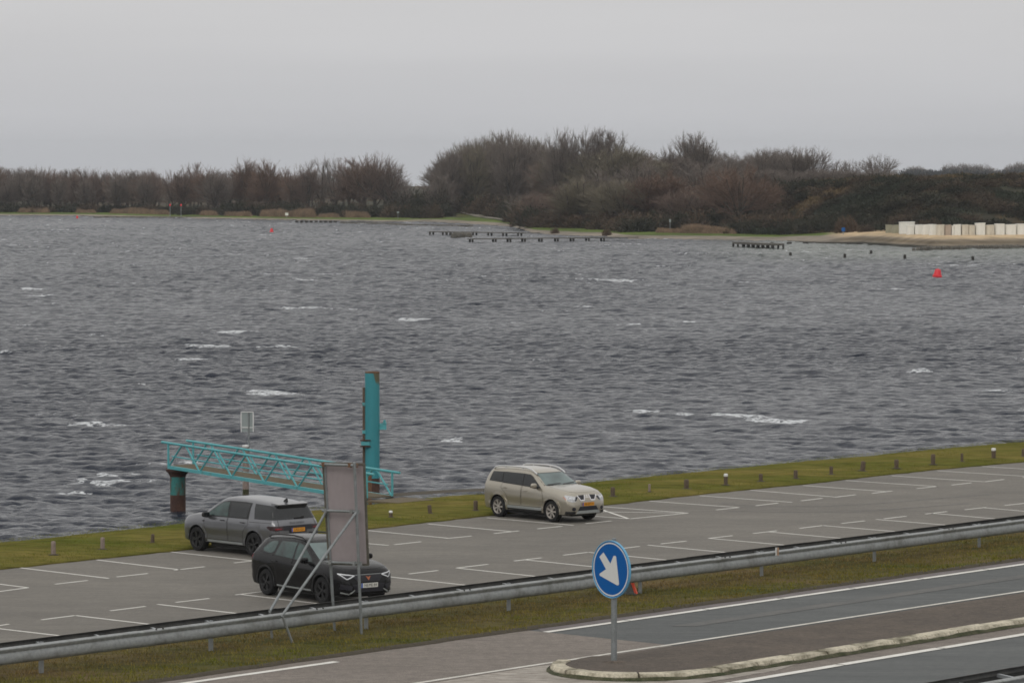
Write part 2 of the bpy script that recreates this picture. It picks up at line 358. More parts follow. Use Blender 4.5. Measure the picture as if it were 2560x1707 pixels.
# lawn between lot and water: flat, gently uneven, then the bank down into the water
vv = np.linspace(0, 1, 22)
rows = []
for t in vv:
    v = ev * (1 - t) + bv * t
    z = .03 + .10 * np.sin(math.pi * min(1, t * 1.0)) + (fbm(us * .7 + t * 5, v * .7) - .5) * .10 * min(1, t * 8)
    rows.append((v, z - .12 * max(0, t - .8) * 5))
rows.append((bv + .35, -.35)); rows.append((bv + .9, -.75)); rows.append((bv + 2.2, -1.5)); rows.append((bv + 6, -3.5))
rag = (fbm(us * 2.3, us * 0 + 3) - .5) * .30
rows[0] = (ev - .04 + rag, rows[0][1])
struct(strip('lawn', us, [(ev - .02 + rag, -.02)] + rows, 'lawn'))
# dyke: verge beside the road, crest behind the rail, slope down to the lot
v_line_a = uv(G(1900, 1504, RZ))[1]; v_edge = uv(G(1900, 1493, RZ))[1]; v_line_b = uv(G(1900, 1577.5, RZ))[1]
v_isl = uv(G(1900, 1582, RZ))[1]; v_kt = uv(G(1900, 1634.5, RZ + .12))[1]; v_kb = uv(G(1900, 1655, RZ + .12))[1]; v_line_c = uv(G(1900, 1695.5, RZ))[1]
us2 = np.arange(-60, 300, .6)
rows = [(v_edge - .1, RZ - .04), (v_edge, RZ + .01)]
for t in np.linspace(.04, 1, 14):
    v = v_edge + t * (v_rail + 1.6 - v_edge) + 0 * us2
    rows.append((v, RZ + .03 + (fbm(us2 * 1.3, v * 1.3) - .45) * .10))
rows += [(v_rail + 3.5, RZ - .45), (v_rail + 8, 1.4), (v_rail + 13.6, .0)]
struct(strip('verge', us2, rows, 'verge_grass'))
# ragged earth edge of the verge
ns = (fbm(us2 * 1.7, us2 * 0 + 5) - .5)
struct(strip('verge_edge', us2, [(v_edge - .04 + ns * .14, RZ + .008), (v_edge + .03 + ns * .1, RZ + .045), (v_edge + .12 + ns * .25, RZ + .050)], 'dirt'))
usr = np.arange(-60, 300, 4.)
struct(strip('road', usr, [(v_kb - 12, RZ), (v_edge + .2, RZ)], 'asphalt_dark', False))
# older brown surfacing on the left, with its slanting joint
j0 = uv(G(1361, 1579, RZ)); j1 = uv(G(1672, 1612, RZ))
m_ = MB()
m_.add([UV(-60, v_edge, RZ + .004), UV(-60, v_line_b - 2.4, RZ + .004), UV(j1[0] - 1, v_line_b - 2.4, RZ + .004), UV(j1[0], v_line_b, RZ + .004), UV(j0[0], v_edge, RZ + .004)], [(0, 1, 2, 3, 4)])
struct(m_.build('road_surfacing', material='asphalt_brown'))
m_ = MB(); m_.add([UV(j0[0] + .3, v_edge, RZ + .005), UV(j0[0], v_line_a + .12, RZ + .005), UV(300, v_line_a + .12, RZ + .005), UV(300, v_edge, RZ + .005)], [(0, 1, 2, 3)])
struct(m_.build('road_shoulder', material='asphalt_edge'))
m_ = MB(); vm = uv(G(1900, 1536, RZ))[1]
m_.add([UV(j0[0] + 2.4, vm - .22, RZ + .005), UV(300, vm - .22, RZ + .005), UV(300, vm + .16, RZ + .005), UV(j0[0] + 2.2, vm + .16, RZ + .005)], [(0, 1, 2, 3)])
struct(m_.build('road_seam', material='asphalt_worn'))
# near carriageway strip beside the kerb is brownish, light pavers at the island nose
m_ = MB(); m_.add([UV(-60, v_line_c + .12, RZ + .004), UV(300, v_line_c + .12, RZ + .004), UV(300, v_kb + .3, RZ + .004), UV(-60, v_kb + .3, RZ + .004)], [(0, 1, 2, 3)])
struct(m_.build('kerb_strip', material='asphalt_brown'))
nose = uv(G(1386, 1676, RZ + .1))[0]
m_ = MB(); m_.add([UV(nose - 6, v_line_b - .35, RZ + .009), UV(nose - 6, v_kb - .5, RZ + .009), UV(nose + 3.0, v_kb - .30, RZ + .009), UV(nose + 4.5, v_kb + .1, RZ + .009), UV(nose + 2.0, v_line_b - .3, RZ + .009), UV(nose + .8, v_line_b - .12, RZ + .009)], [(0, 1, 2, 3, 4, 5)])
struct(m_.build('paved_patch', material='pavers'))
# traffic island with rounded nose: kerb ring built of stones, paving inside
hw = (v_isl - v_kb) / 2; vc = (v_isl + v_kb) / 2
def isl_outline(inset, n=14, umax=300):
    pts = [(umax, vc - hw + inset)]
    for i in range(n + 1):
        t = -math.pi / 2 - math.pi * i / n
        pts.append((nose + hw * 1.25 + (hw * 1.25 - inset) * math.cos(t), vc + (hw - inset) * math.sin(t)))
    pts.append((umax, vc + hw - inset)); return pts
def resample(pts, step):
    out = [pts[0]]; acc = 0
    for a, b in zip(pts[:-1], pts[1:]):
        d = math.hypot(b[0] - a[0], b[1] - a[1]); k = max(1, int(d / step))
        for i in range(1, k + 1): out.append((a[0] + (b[0] - a[0]) * i / k, a[1] + (b[1] - a[1]) * i / k))
    return out
kt = .27
m_ = MB(); o_ = isl_outline(kt + .02)
nn_ = len(o_); far_v = v_isl - .02
top_ = [UV(u, v if u < nose + hw * 1.5 else min(v, vc + hw * .55), RZ + .105) for u, v in resample(o_, .5)]; nn_ = len(top_); m_.add(top_, [tuple(range(nn_))])
m_.add([UV(nose + hw * 1.4, vc + hw * .549, RZ + .105), UV(300, vc + hw * .549, RZ + .105), UV(300, far_v, RZ + .014), UV(nose + hw * 1.4, far_v, RZ + .014)], [(0, 1, 2, 3)])
struct(m_.build('traffic_island', material='island_paving'))
outer = resample(isl_outline(0, umax=nose + 46), .25); inner = []
outer = [p for p in outer if p[1] < vc + hw * .5 or p[0] < nose + hw * 1.5]
cum = [0]
for a, b in zip(outer[:-1], outer[1:]): cum.append(cum[-1] + math.hypot(b[0] - a[0], b[1] - a[1]))
kb_ = MB(); km_ = MB()
Nn = []
for i, p in enumerate(outer):
    a = outer[max(0, i - 1)]; b = outer[min(len(outer) - 1, i + 1)]; dx, dy = b[0] - a[0], b[1] - a[1]; l_ = math.hypot(dx, dy)
    Nn.append((dy / l_, -dx / l_))
stone = 0; i = 0
while i < len(outer) - 4:
    k = 4; dz = random.uniform(-.012, .012); vs = []
    for q in range(k + 1):
        p = outer[i + q]; n_ = Nn[i + q]; sh = .0
        tt = (cum[i + q]); 
        pu = p[0] + (outer[i + 1][0] - outer[i][0]) * (.06 if q == 0 else (-.06 if q == k else 0)); pv = p[1] + (outer[i + 1][1] - outer[i][1]) * (.06 if q == 0 else (-.06 if q == k else 0))
        vs += [UV(pu, pv, RZ - .02), UV(pu + n_[0] * .015, pv + n_[1] * .015, RZ + .07 + dz), UV(pu + n_[0] * .05, pv + n_[1] * .05, RZ + .118 + dz), UV(pu + n_[0] * kt, pv + n_[1] * kt, RZ + .125 + dz), UV(pu + n_[0] * (kt + .02), pv + n_[1] * (kt + .02), RZ + .05)]
    fs = []
    for q in range(k):
        for w in range(4): fs.append((q * 5 + w, q * 5 + 5 + w, q * 5 + 6 + w, q * 5 + 1 + w))
    fs += [(4, 3, 2, 1, 0), tuple(k * 5 + w for w in range(5))]
    kb_.add(vs, fs); i += k
kerb = struct(kb_.build('kerb', material='kerb_stone'))
km = MB(); o1 = resample(isl_outline(-.05, umax=nose + 46), .3); o1 = [p for p in o1 if p[1] < vc + hw * .5 or p[0] < nose + hw * .8]
vs = []; fs = []
for p in o1:
    w = .03
    vs.append(UV(p[0], p[1] - w * 0, RZ + .012))
n_ = len(vs)
o2 = resample(isl_outline(.012, umax=nose + 46), .3)
vs2 = [UV(p[0], p[1], RZ + .03 + .045 * random.random()) for p in o1]
for i, p in enumerate(o1):
    f = min(i, len(o2) - 1); c = UV(nose + hw * 1.25, vc, 0); 
vs_in = []
for i, p in enumerate(o1):
    a = o1[max(0, i - 1)]; b = o1[min(len(o1) - 1, i + 1)]; dx, dy = b[0] - a[0], b[1] - a[1]; l_ = math.hypot(dx, dy)
    vs_in.append(UV(p[0] + dy / l_ * .048, p[1] - dx / l_ * .048, RZ + .05 + .03 * random.random()))
km.add(vs + vs_in, [(i, i + 1, n_ + i + 1, n_ + i) for i in range(n_ - 1)])
tag(km.build('moss', material='kerb_moss'), 'dark green moss and dirt along the foot of the island kerb', 'moss', kind='stuff')
# road lines
def paint(name, segs, w, z, material='paint_white'):
    m = MB()
    for a, b in segs:
        d = (b - a).normalized(); x = Vector((-d.y, d.x, 0)) * w / 2
        m.add([a - x + Vector((0, 0, z)), b - x + Vector((0, 0, z)), b + x + Vector((0, 0, z)), a + x + Vector((0, 0, z))], [(0, 1, 2, 3)])
    return struct(m.build(name, material=material))
def lineuv(v, u0, u1, step, gap=.05, jit=.012):
    s = []; u = u0
    while u < u1:
        s.append((UV(u, v + random.uniform(-jit, jit), RZ), UV(min(u + step - gap, u1), v + random.uniform(-jit, jit), RZ))); u += step
    return s
u_a = uv(G(1361, 1580, RZ))[0]; u_l0 = uv(G(400, 1707, RZ))[0] - 8; u_l1 = uv(G(850, 1655, RZ))[0]
paint('road_marking', lineuv(v_line_a, u_a, 150, 2.4) + lineuv(v_line_a, u_l0, u_l1, 3.2, 0), .16, .010)
paint('road_marking', lineuv(v_line_b, -20, 150, 3.0, .01), .11, .010, 'paint_worn')
paint('road_marking', lineuv(v_line_c, -20, 150, 3.0, .05), .19, .010)

# parking bay markings: end points on the lot surface
def C(ox, oy, s, lst): return [(ox + a / s, oy + b / s, ox + c / s, oy + d / s) for a, b, c, d in lst]
mk = C(0, 1250, 3.43125, [(175, 580, 932, 670), (830, 512, 1545, 596), (1435, 440, 2160, 518), (-520, 655, 240, 750), (-60, 790, 240, 750), (472, 720, 752, 688), (1000, 658, 1268, 628), (1493, 600, 1755, 570), (2008, 538, 2270, 508),
     (-210, 1108, 75, 1062), (355, 1025, 645, 988), (645, 988, 1490, 1088), (945, 948, 1248, 910), (1350, 892, 2200, 990), (1508, 876, 1795, 842), (-120, 1088, 730, 1187), (2018, 812, 2320, 775), (2070, 808, 2880, 905), (-900,1150,-120,1245)])
mk += C(880, 1250, 3.675, [(-460, 345, 335, 415), (-120, 462, 155, 433), (390, 408, 635, 381), (125, 277, 885, 349), (862, 352, 1100, 329), (700, 218, 1455, 287), (1305, 306, 1532, 282), (1240, 162, 2038, 231), (1705, 263, 1932, 239), (2145, 216, 2385, 190),
     (522, 677, 790, 645), (160, 684, 1290, 806), (960, 622, 1950, 727), (965, 622, 1250, 588), (1490, 558, 1742, 529), (1600, 548, 2500, 640), (1940, 505, 2170, 478), (2170, 478, 3000, 560)])
mk += C(1480, 1080, 4.3556, [(75, 808, 1045, 881), (-200, 861, 1000, 881), (-10, 806, 405, 944), (-130, 902, 405, 944), (405, 944, 1045, 881), (625, 750, 1600, 820), (1352, 846, 1600, 820), (1170, 692, 2180, 763), (1785, 800, 2028, 771), (1725, 632, 2640, 705),
     (280, 1271, 518, 1243), (607, 1229, 1700, 1332), (750, 1216, 1028, 1185), (1270, 1155, 2400, 1256), (1275, 1155, 1532, 1126), (1757, 1102, 2015, 1073), (1925, 1085, 2900, 1172)])
mk += C(2000, 1080, 4.2, [(362, 683, 583, 657), (10, 721, 235, 694), (30, 560, 890, 622), (757, 642, 970, 617), (480, 508, 1450, 571), (1228, 592, 1450, 569), (965, 458, 1940, 521), (1592, 555, 1803, 532), (1940, 521, 2143, 496), (1440, 405, 2480, 470), (1910, 360, 2900, 420), (2340, 477, 2560, 450), (2370, 310, 3300, 368),
     (-5, 1009, 240, 980), (240, 980, 1350, 1072), (435, 958, 680, 931), (797, 915, 1850, 1000), (882, 909, 1115, 882), (1315, 859, 1545, 833), (1380, 850, 2350, 936), (1730, 814, 1950, 790), (1930, 793, 2800, 868), (2150, 769, 2420, 740), (2500, 735, 3400, 805)])
segs = []
vstop = v_rail + 14.2
for a, b, c, d in mk:
    p, q = G(a, b), G(c, d)
    up, vp = uv(p); uq, vq = uv(q)
    if vq < vstop:
        if vp <= vstop: continue
        t = (vp - vstop) / (vp - vq); q = p.lerp(q, t)
    segs.append((p, q))
paint('parking_marking', segs, .105, .006)
# faint dark tyre tracks across the lot
def track(px, w, z):
    m = MB(); P = [G(x, y) for x, y in px]; vs = []
    for i, p in enumerate(P):
        d = (P[min(i + 1, len(P) - 1)] - P[max(i - 1, 0)]).normalized(); x = Vector((-d.y, d.x, 0)) * w / 2
        vs += [p - x + Vector((0, 0, z)), p + x + Vector((0, 0, z))]
    m.add(vs, [(2 * i, 2 * i + 2, 2 * i + 3, 2 * i + 1) for i in range(len(P) - 1)]); return m
mat('asphalt_track', (.118, .111, .102), .9, var=.25, scale=.5, color2=(.140, .132, .120))
m_ = track([(1800, 1258), (1900, 1265), (2060, 1265), (2200, 1258), (2330, 1247), (2480, 1235)], .22, .004)
t2_ = track([(1820, 1277), (1960, 1280), (2120, 1279), (2260, 1271), (2420, 1258)], .22, .004); m_.add(t2_.v, t2_.f)
struct(m_.build('tyre_track', material='asphalt_track'))
# brown foot path where the gangway lands
m_ = track([(905, 1256), (960, 1250), (1040, 1244), (1130, 1238), (1235, 1234)], 1.1, .16)
struct(m_.build('foot_path', material='dirt'))

# grass blades -----------------------------------------------------------------
def blades(name, pos, h, w, material, cols, label):
    n = len(pos); ang = RNG.random(n) * 2 * np.pi; hh = h * (.5 + RNG.random(n)); lean = (RNG.random((n, 2)) - .5) * hh[:, None] * 1.1
    dx = np.cos(ang) * w / 2; dy = np.sin(ang) * w / 2
    co = np.zeros((n, 3, 3)); co[:, 0] = pos; co[:, 1] = pos; co[:, 2] = pos
    co[:, 0, 0] -= dx; co[:, 0, 1] -= dy; co[:, 1, 0] += dx; co[:, 1, 1] += dy
    co[:, 2, :2] += lean; co[:, 2, 2] += hh
    c = np.ones((n, 3, 4)); c[:, :, :3] = cols[:, None, :]
    o = npmesh(name, co.reshape(-1, 3), np.arange(n * 3).reshape(-1, 3), material, col=c.reshape(-1, 4), uniform=3)
    return tag(o, label, 'grass', kind='stuff')
n = 150000
u = RNG.uniform(20, 130, n); v = v_edge + .0 + (v_rail + 1.4 - v_edge) * RNG.random(n)
pos = np.stack([EU.x * u + EV.x * v, EU.y * u + EV.y * v, np.full(n, RZ + .0)], 1)
pz = RZ + .03 + (fbm(u * 1.3, v * 1.3) - .45) * .10; pos[:, 2] = pz - .01
k = fbm(u * .5, v * 1.4 + 40)[:, None]; near = np.clip((v - v_rail + 1.1) / 1.2, 0, 1)[:, None]
c = np.array([.82, .95, .80]) * (1 - k) * 1.6 + np.array([1.25, .95, .85]) * k
c = c * (1 - near) + np.array([1.75, 1.45, 2.1]) * near
c *= RNG.uniform(.6, 1.2, (n, 1))
blades('verge_blades', pos, .048, .016, 'blade_lawn', c, 'rough green and brown grass growing on the verge beside the road')
n = 110000
u = RNG.uniform(30, 175, n); t = RNG.random(n); e_ = interp(u, edge); b_ = interp(u, bank); v = (e_ - .10) * (1 - t) + (b_ - .05) * t
pos = np.stack([EU.x * u + EV.x * v, EU.y * u + EV.y * v, .03 + .08 * np.sin(math.pi * t)], 1)
k = fbm(u * .22, v * .7)[:, None]
c = np.array([.78, 1.06, .62]) * (1 - k) * 1.15 + np.array([1.12, 1.06, .72]) * k; c *= RNG.uniform(.75, 1.2, (n, 1))
blades('lawn_blades', pos, .036, .014, 'blade_lawn', c, 'short mown grass growing between the parking lot and the water')

# ------------------------------------------------------------------ water
def spectrum(Nn, Lt, lp, seed, wind=(-.25, -.97), spread=3):
    r = np.random.default_rng(seed); k = 2 * np.pi * np.fft.fftfreq(Nn, Lt / Nn); kx, ky = np.meshgrid(k, k, indexing='ij'); kk = np.hypot(kx, ky); kk[0, 0] = 1
    l0 = .707 / (2 * np.pi / lp)
    P = np.exp(-1 / (kk * l0) ** 2) / kk ** 3.7 * (.06 + np.abs((kx * wind[0] + ky * wind[1]) / kk) ** (2 * spread)) * np.exp(-(kk * .05) ** 2); P[0, 0] = 0
    h = (r.normal(size=P.shape) + 1j * r.normal(size=P.shape)) * np.sqrt(P)
    z = np.fft.ifft2(h); s = z.real.std(); h /= s
    Z = np.fft.ifft2(h).real; DX = np.fft.ifft2(1j * kx / kk * h).real; DY = np.fft.ifft2(1j * ky / kk * h).real
    return Z, DX, DY, Lt, Nn
def samp(A, x, y, Lt, Nn):
    fx = (x / Lt * Nn) % Nn; fy = (y / Lt * Nn) % Nn; i = fx.astype(int) % Nn; j = fy.astype(int) % Nn; fx = fx - np.floor(fx); fy = fy - np.floor(fy); i2 = (i + 1) % Nn; j2 = (j + 1) % Nn
    return (A[i, j] * (1 - fx) * (1 - fy) + A[i2, j] * fx * (1 - fy) + A[i, j2] * (1 - fx) * fy + A[i2, j2] * fx * fy)
S1 = spectrum(512, 61., 1.8, 3); S2 = spectrum(512, 139., 6.4, 5)
y0, y1, dl = 84., 1120., .001
nr = int(math.log(y1 / y0) / dl); nc = 620
Yr = y0 * np.exp(np.arange(nr) * dl); Ac = np.linspace(-.168, .168, nc)
Y, A_ = np.meshgrid(Yr, Ac, indexing='ij'); X = Y * A_
c1, s1 = math.cos(.3), math.sin(.3)
h1 = samp(S1[0], X, Y, *S1[3:]); dx1 = samp(S1[1], X, Y, *S1[3:]); dy1 = samp(S1[2], X, Y, *S1[3:])
Xr, Yq = X * c1 - Y * s1, X * s1 + Y * c1
h2 = samp(S2[0], Xr, Yq, *S2[3:]); a2 = samp(S2[1], Xr, Yq, *S2[3:]); b2 = samp(S2[2], Xr, Yq, *S2[3:]); dx2 = a2 * c1 + b2 * s1; dy2 = -a2 * s1 + b2 * c1
gust = .70 + .65 * np.clip(fbm(X / 30, Y / 55, 4) * 1.9 - .45, 0, 1.1)
A1, A2 = .036 * gust, .056 * (.75 + .5 * fbm(X / 60 + 7, Y / 90, 2))
fade = np.clip((Y - y0) / 3, 0, 1)
Zw = WZ + (A1 * h1 + A2 * h2) * fade
Xw = X - 1.45 * (A1 * dx1 + A2 * dx2); Yw = Y - 1.45 * (A1 * dy1 + A2 * dy2)
# crest measure drives the foam
cr_ = (A1 * h1 + A2 * h2) / .085 * .5
gx = np.gradient(Yw, axis=0) / np.gradient(Y, axis=0)
fc_ = np.clip(1 - gx, -1, 2) * .9 + cr_ * .55 + (fbm(X / 7 + 50, Y / 6, 3) - .5) * 1.8
q1_, q2_ = np.quantile(fc_, .9925), np.quantile(fc_, .9982); brk_ = .25 + 1.5 * np.clip(fbm(X * 1.1 + 90, Y * .8, 4) * 1.6 - .3, 0, 1)
for fx_, fy_, fa_ in [(690, 984, 1.4), (1845, 1040, 1.2), (1900, 1052, 1.5), (1960, 1053, 1.3), (1610, 1030, 1.0), (1690, 1040, 1.0), (240, 1205, 1.4), (300, 1186, 1.0), (1130, 1100, 1.1), (545, 864, 1.3), (998, 861, 1.2), (540, 833, 1.0), (735, 770, 1.0), (1570, 812, 1.2), (1470, 768, 1.0), (700, 868, 1.0), (790, 862, 1.0),
    (1430, 1040, .8), (2300, 930, .9), (100, 1040, .9), (1030, 800, 1.0), (760, 700, .9), (1560, 705, 1.0), (1720, 805, .9), (1870, 707, .8), (230, 645, 1.0), (110, 740, .9), (1520, 702, .9), (2190, 690, .8), (1000, 1000, .8), (330, 960, .8), (150, 1235, .8), (2050, 1150, .7)]:
    fp_ = G(fx_, fy_, WZ); fc_ = fc_ + .84 * fa_ * brk_ * np.exp(-((X - fp_.x) / (1.3 if fp_.y < 250 else 1.7)) ** 2 - ((Y - fp_.y) / (.9 + fp_.y * .004)) ** 2)
foam = np.clip((fc_ - q1_) / (q2_ - q1_), 0, 1.0) * .82
shal = np.clip((interp(X / Y * FPX + 1280, [(1700, 0), (2000, 1), (2600, 1)])) * np.clip((Y - 500) / 60, 0, 1), 0, 1) * (.55 + .6 * fbm(X / 14, Y / 40))
i = np.arange(nr - 1)[:, None] * nc; j = np.arange(nc - 1)[None, :]; a = (i + j).ravel()
col = np.zeros((nr * nc, 4), np.float32); col[:, 0] = foam.ravel(); col[:, 1] = np.clip(shal, 0, 1).ravel(); col[:, 2] = np.clip(((gust - .70) / .65 * .35 + .65) * np.interp(Y, [90, 180, 350, 700], [.42, .62, .9, 1.0]), 0, 1).ravel(); col[:, 3] = 1
co = np.stack([Xw.ravel(), Yw.ravel(), Zw.ravel()], 1); fc = np.stack([a, a + 1, a + nc + 1, a + nc], 1)
# calm outer sheet left and right of the modelled waves
ex = [(-.168 * y0, y0), (-.168 * y1, y1), (-3000, y1), (-3000, y0), (.168 * y0, y0), (3000, y0), (3000, y1), (.168 * y1, y1)]
b0 = len(co); co = np.concatenate([co, [[x, y, WZ - .02] for x, y in ex]]); col = np.concatenate([col, np.tile([[0, 0, 0, 1]], (8, 1))])
fc = np.concatenate([fc, [[b0, b0 + 1, b0 + 2, b0 + 3], [b0 + 4, b0 + 5, b0 + 6, b0 + 7]]])
struct(npmesh('water', co, fc, 'water', col=col, smooth=True))

# ------------------------------------------------------------------ far land
SH = [(-1500, 536), (-600, 537), (0, 538.5), (230, 540), (480, 546), (700, 550), (940, 554), (1100, 556), (1270, 566), (1300, 572), (1335, 584), (1403, 588), (1519, 592), (1587, 597.6), (1736, 599.5), (1885, 602), (1960, 603.6), (2050, 609), (2157, 612), (2277, 619), (2340, 623), (2455, 622), (2560, 621), (3200, 618), (4500, 615)]
RID = [(-1500, 528), (1080, 528), (1143, 513), (1200, 528), (1268, 545), (1330, 538), (1420, 522), (1500, 510), (1700, 494), (1850, 488), (1930, 482), (1990, 474), (2060, 466), (2150, 460), (2400, 456), (2560, 457), (4500, 462)]
def shoreD(px): return (CAMH - WZ) * FPX / (interp(px, SH) - HOR)
def terr(px, D):
    Ds = shoreD(px); t = D - Ds
    b = interp(px, [(1950, -.85), (2160, .35)])
    rD = Ds + interp(px, [(1000, 70), (1300, 110), (1900, 110), (2150, 80)])
    rz = CAMH - rD * (interp(px, RID) - HOR) / FPX
    t0 = interp(px, [(1900, 40), (2150, 24)])
    z = np.where(t < 0, WZ + t * .08, WZ + (b - WZ) * np.clip(t / 12, 0, 1) ** .7)
    z = z + np.clip((t - 14) / 26, 0, 1) * .4
    sm = np.clip((t - t0) / np.maximum(rD - Ds - t0, 5), 0, 1); sm = sm * sm * (3 - 2 * sm)
    z = z + (rz - b - .4) * sm
    z = z - np.clip((t - (rD - Ds) - 40) / 200, 0, 1) * np.maximum(rz - 1.0, 0)
    z = z - np.maximum(D - 1400, 0) ** 2 * 4e-6
    X = (px - 1280) / FPX * D
    z = z + np.clip((t - 30) / 40, 0, 1) * (fbm(X / 16, D / 16, 4) - .5) * interp(px, [(1200, .8), (1900, 1.5), (2500, 1.6)])
    return z
pxs = np.concatenate([np.arange(-1500, -200, 60), np.arange(-200, 2760, 6), np.arange(2760, 4500, 60)]).astype(float)
ts = np.concatenate([np.arange(-30, 0, 6), np.arange(0, 20, 1.25), np.arange(20, 200, 3.5), np.arange(200, 600, 40), [800, 1300, 2200, 3600, 5200]]).astype(float)
PX, T = np.meshgrid(pxs, ts, indexing='ij'); D = shoreD(PX) + T; Z = terr(PX, D)
X = (PX - 1280) / FPX * D
def mixc(a, b, t): return a * (1 - t[..., None]) + b * t[..., None]
nzv = fbm(X / 10, D / 10, 4); nz2 = fbm(X / 30 + 9, D / 30, 4)
c_g = np.array([.092, .130, .030]); c_path = np.array([.225, .200, .168]); c_br = np.array([.062, .048, .034]); c_dk = np.array([.040, .042, .028]); c_sand = np.array([.46, .36, .235]); c_och = np.array([.115, .085, .048])
c = np.zeros(X.shape + (3,)) + c_path
isR = np.clip((PX - 2060) / 60, 0, 1)
c = mixc(c, c_g, np.clip((T - 15 + (nzv - .5) * 8) / 3, 0, 1) * (1 - isR))
c = mixc(c, c_g, np.clip((T - 6) / 3, 0, 1) * (1 - np.clip((PX - 1000) / 60, 0, 1)))
c = mixc(c, c_sand, np.clip((T - 7) / 4, 0, 1) * isR)
c = mixc(c, np.array([.13, .105, .07]) + 0 * c, np.clip(1 - np.abs(T - 5) / 5, 0, 1) * isR)
inland = np.clip((T - interp(PX, [(1000, 32), (1280, 34), (1900, 36), (2150, 30)]) + (nzv - .5) * 10) / 5, 0, 1)
cc = mixc(c_br + 0 * c, c_dk, np.clip((nz2 - .38) * 5, 0, 1)); cc = mixc(cc, c_och, np.clip((nzv - .62) * 7, 0, 1))
c = mixc(c, cc[:, :, :], inland)
grn = np.clip(1 - np.abs(PX - 1200) / 70, 0, 1) * np.clip((T - 20) / 6, 0, 1) * (T < 110)
c = mixc(c, c_g, grn)
c = mixc(c, np.array([.035, .035, .03]) + 0 * c, np.clip(1.6 - np.abs(T - 0.5) / 1.2, 0, 1) * (PX > 1960))
k = len(ts); nP = len(pxs); i = np.arange(nP - 1)[:, None] * k; j = np.arange(k - 1)[None, :]; a = (i + j).ravel()
col = np.ones((nP * k, 4)); col[:, :3] = c.reshape(-1, 3)
struct(npmesh('far_shore', np.stack([X.ravel(), D.ravel(), Z.ravel()], 1), np.stack([a, a + k, a + k + 1, a + 1], 1), 'land', col=col, smooth=True))
def far(px, D, dz=0.0): return Vector(((px - 1280) / FPX * D, D, float(terr(np.float64(px), np.float64(D))) + dz))
# light path climbing the green slope
m_ = MB(); vs = []
for px, py, D0 in [(1275, 0, 33), (1255, 0, 40), (1230, 0, 48), (1200, 0, 56), (1172, 0, 62), (1150, 0, 68)]:
    D1 = shoreD(px) + D0
    p = far(px, D1, .12); vs += [p + Vector((-1.2, -1.2, 0)), p + Vector((1.2, 1.2, 0))]
m_.add(vs, [(2 * i, 2 * i + 2, 2 * i + 3, 2 * i + 1) for i in range(5)])
mat('path_light', (.17, .155, .12), 1, var=.1); struct(m_.build('path', material='path_light'))

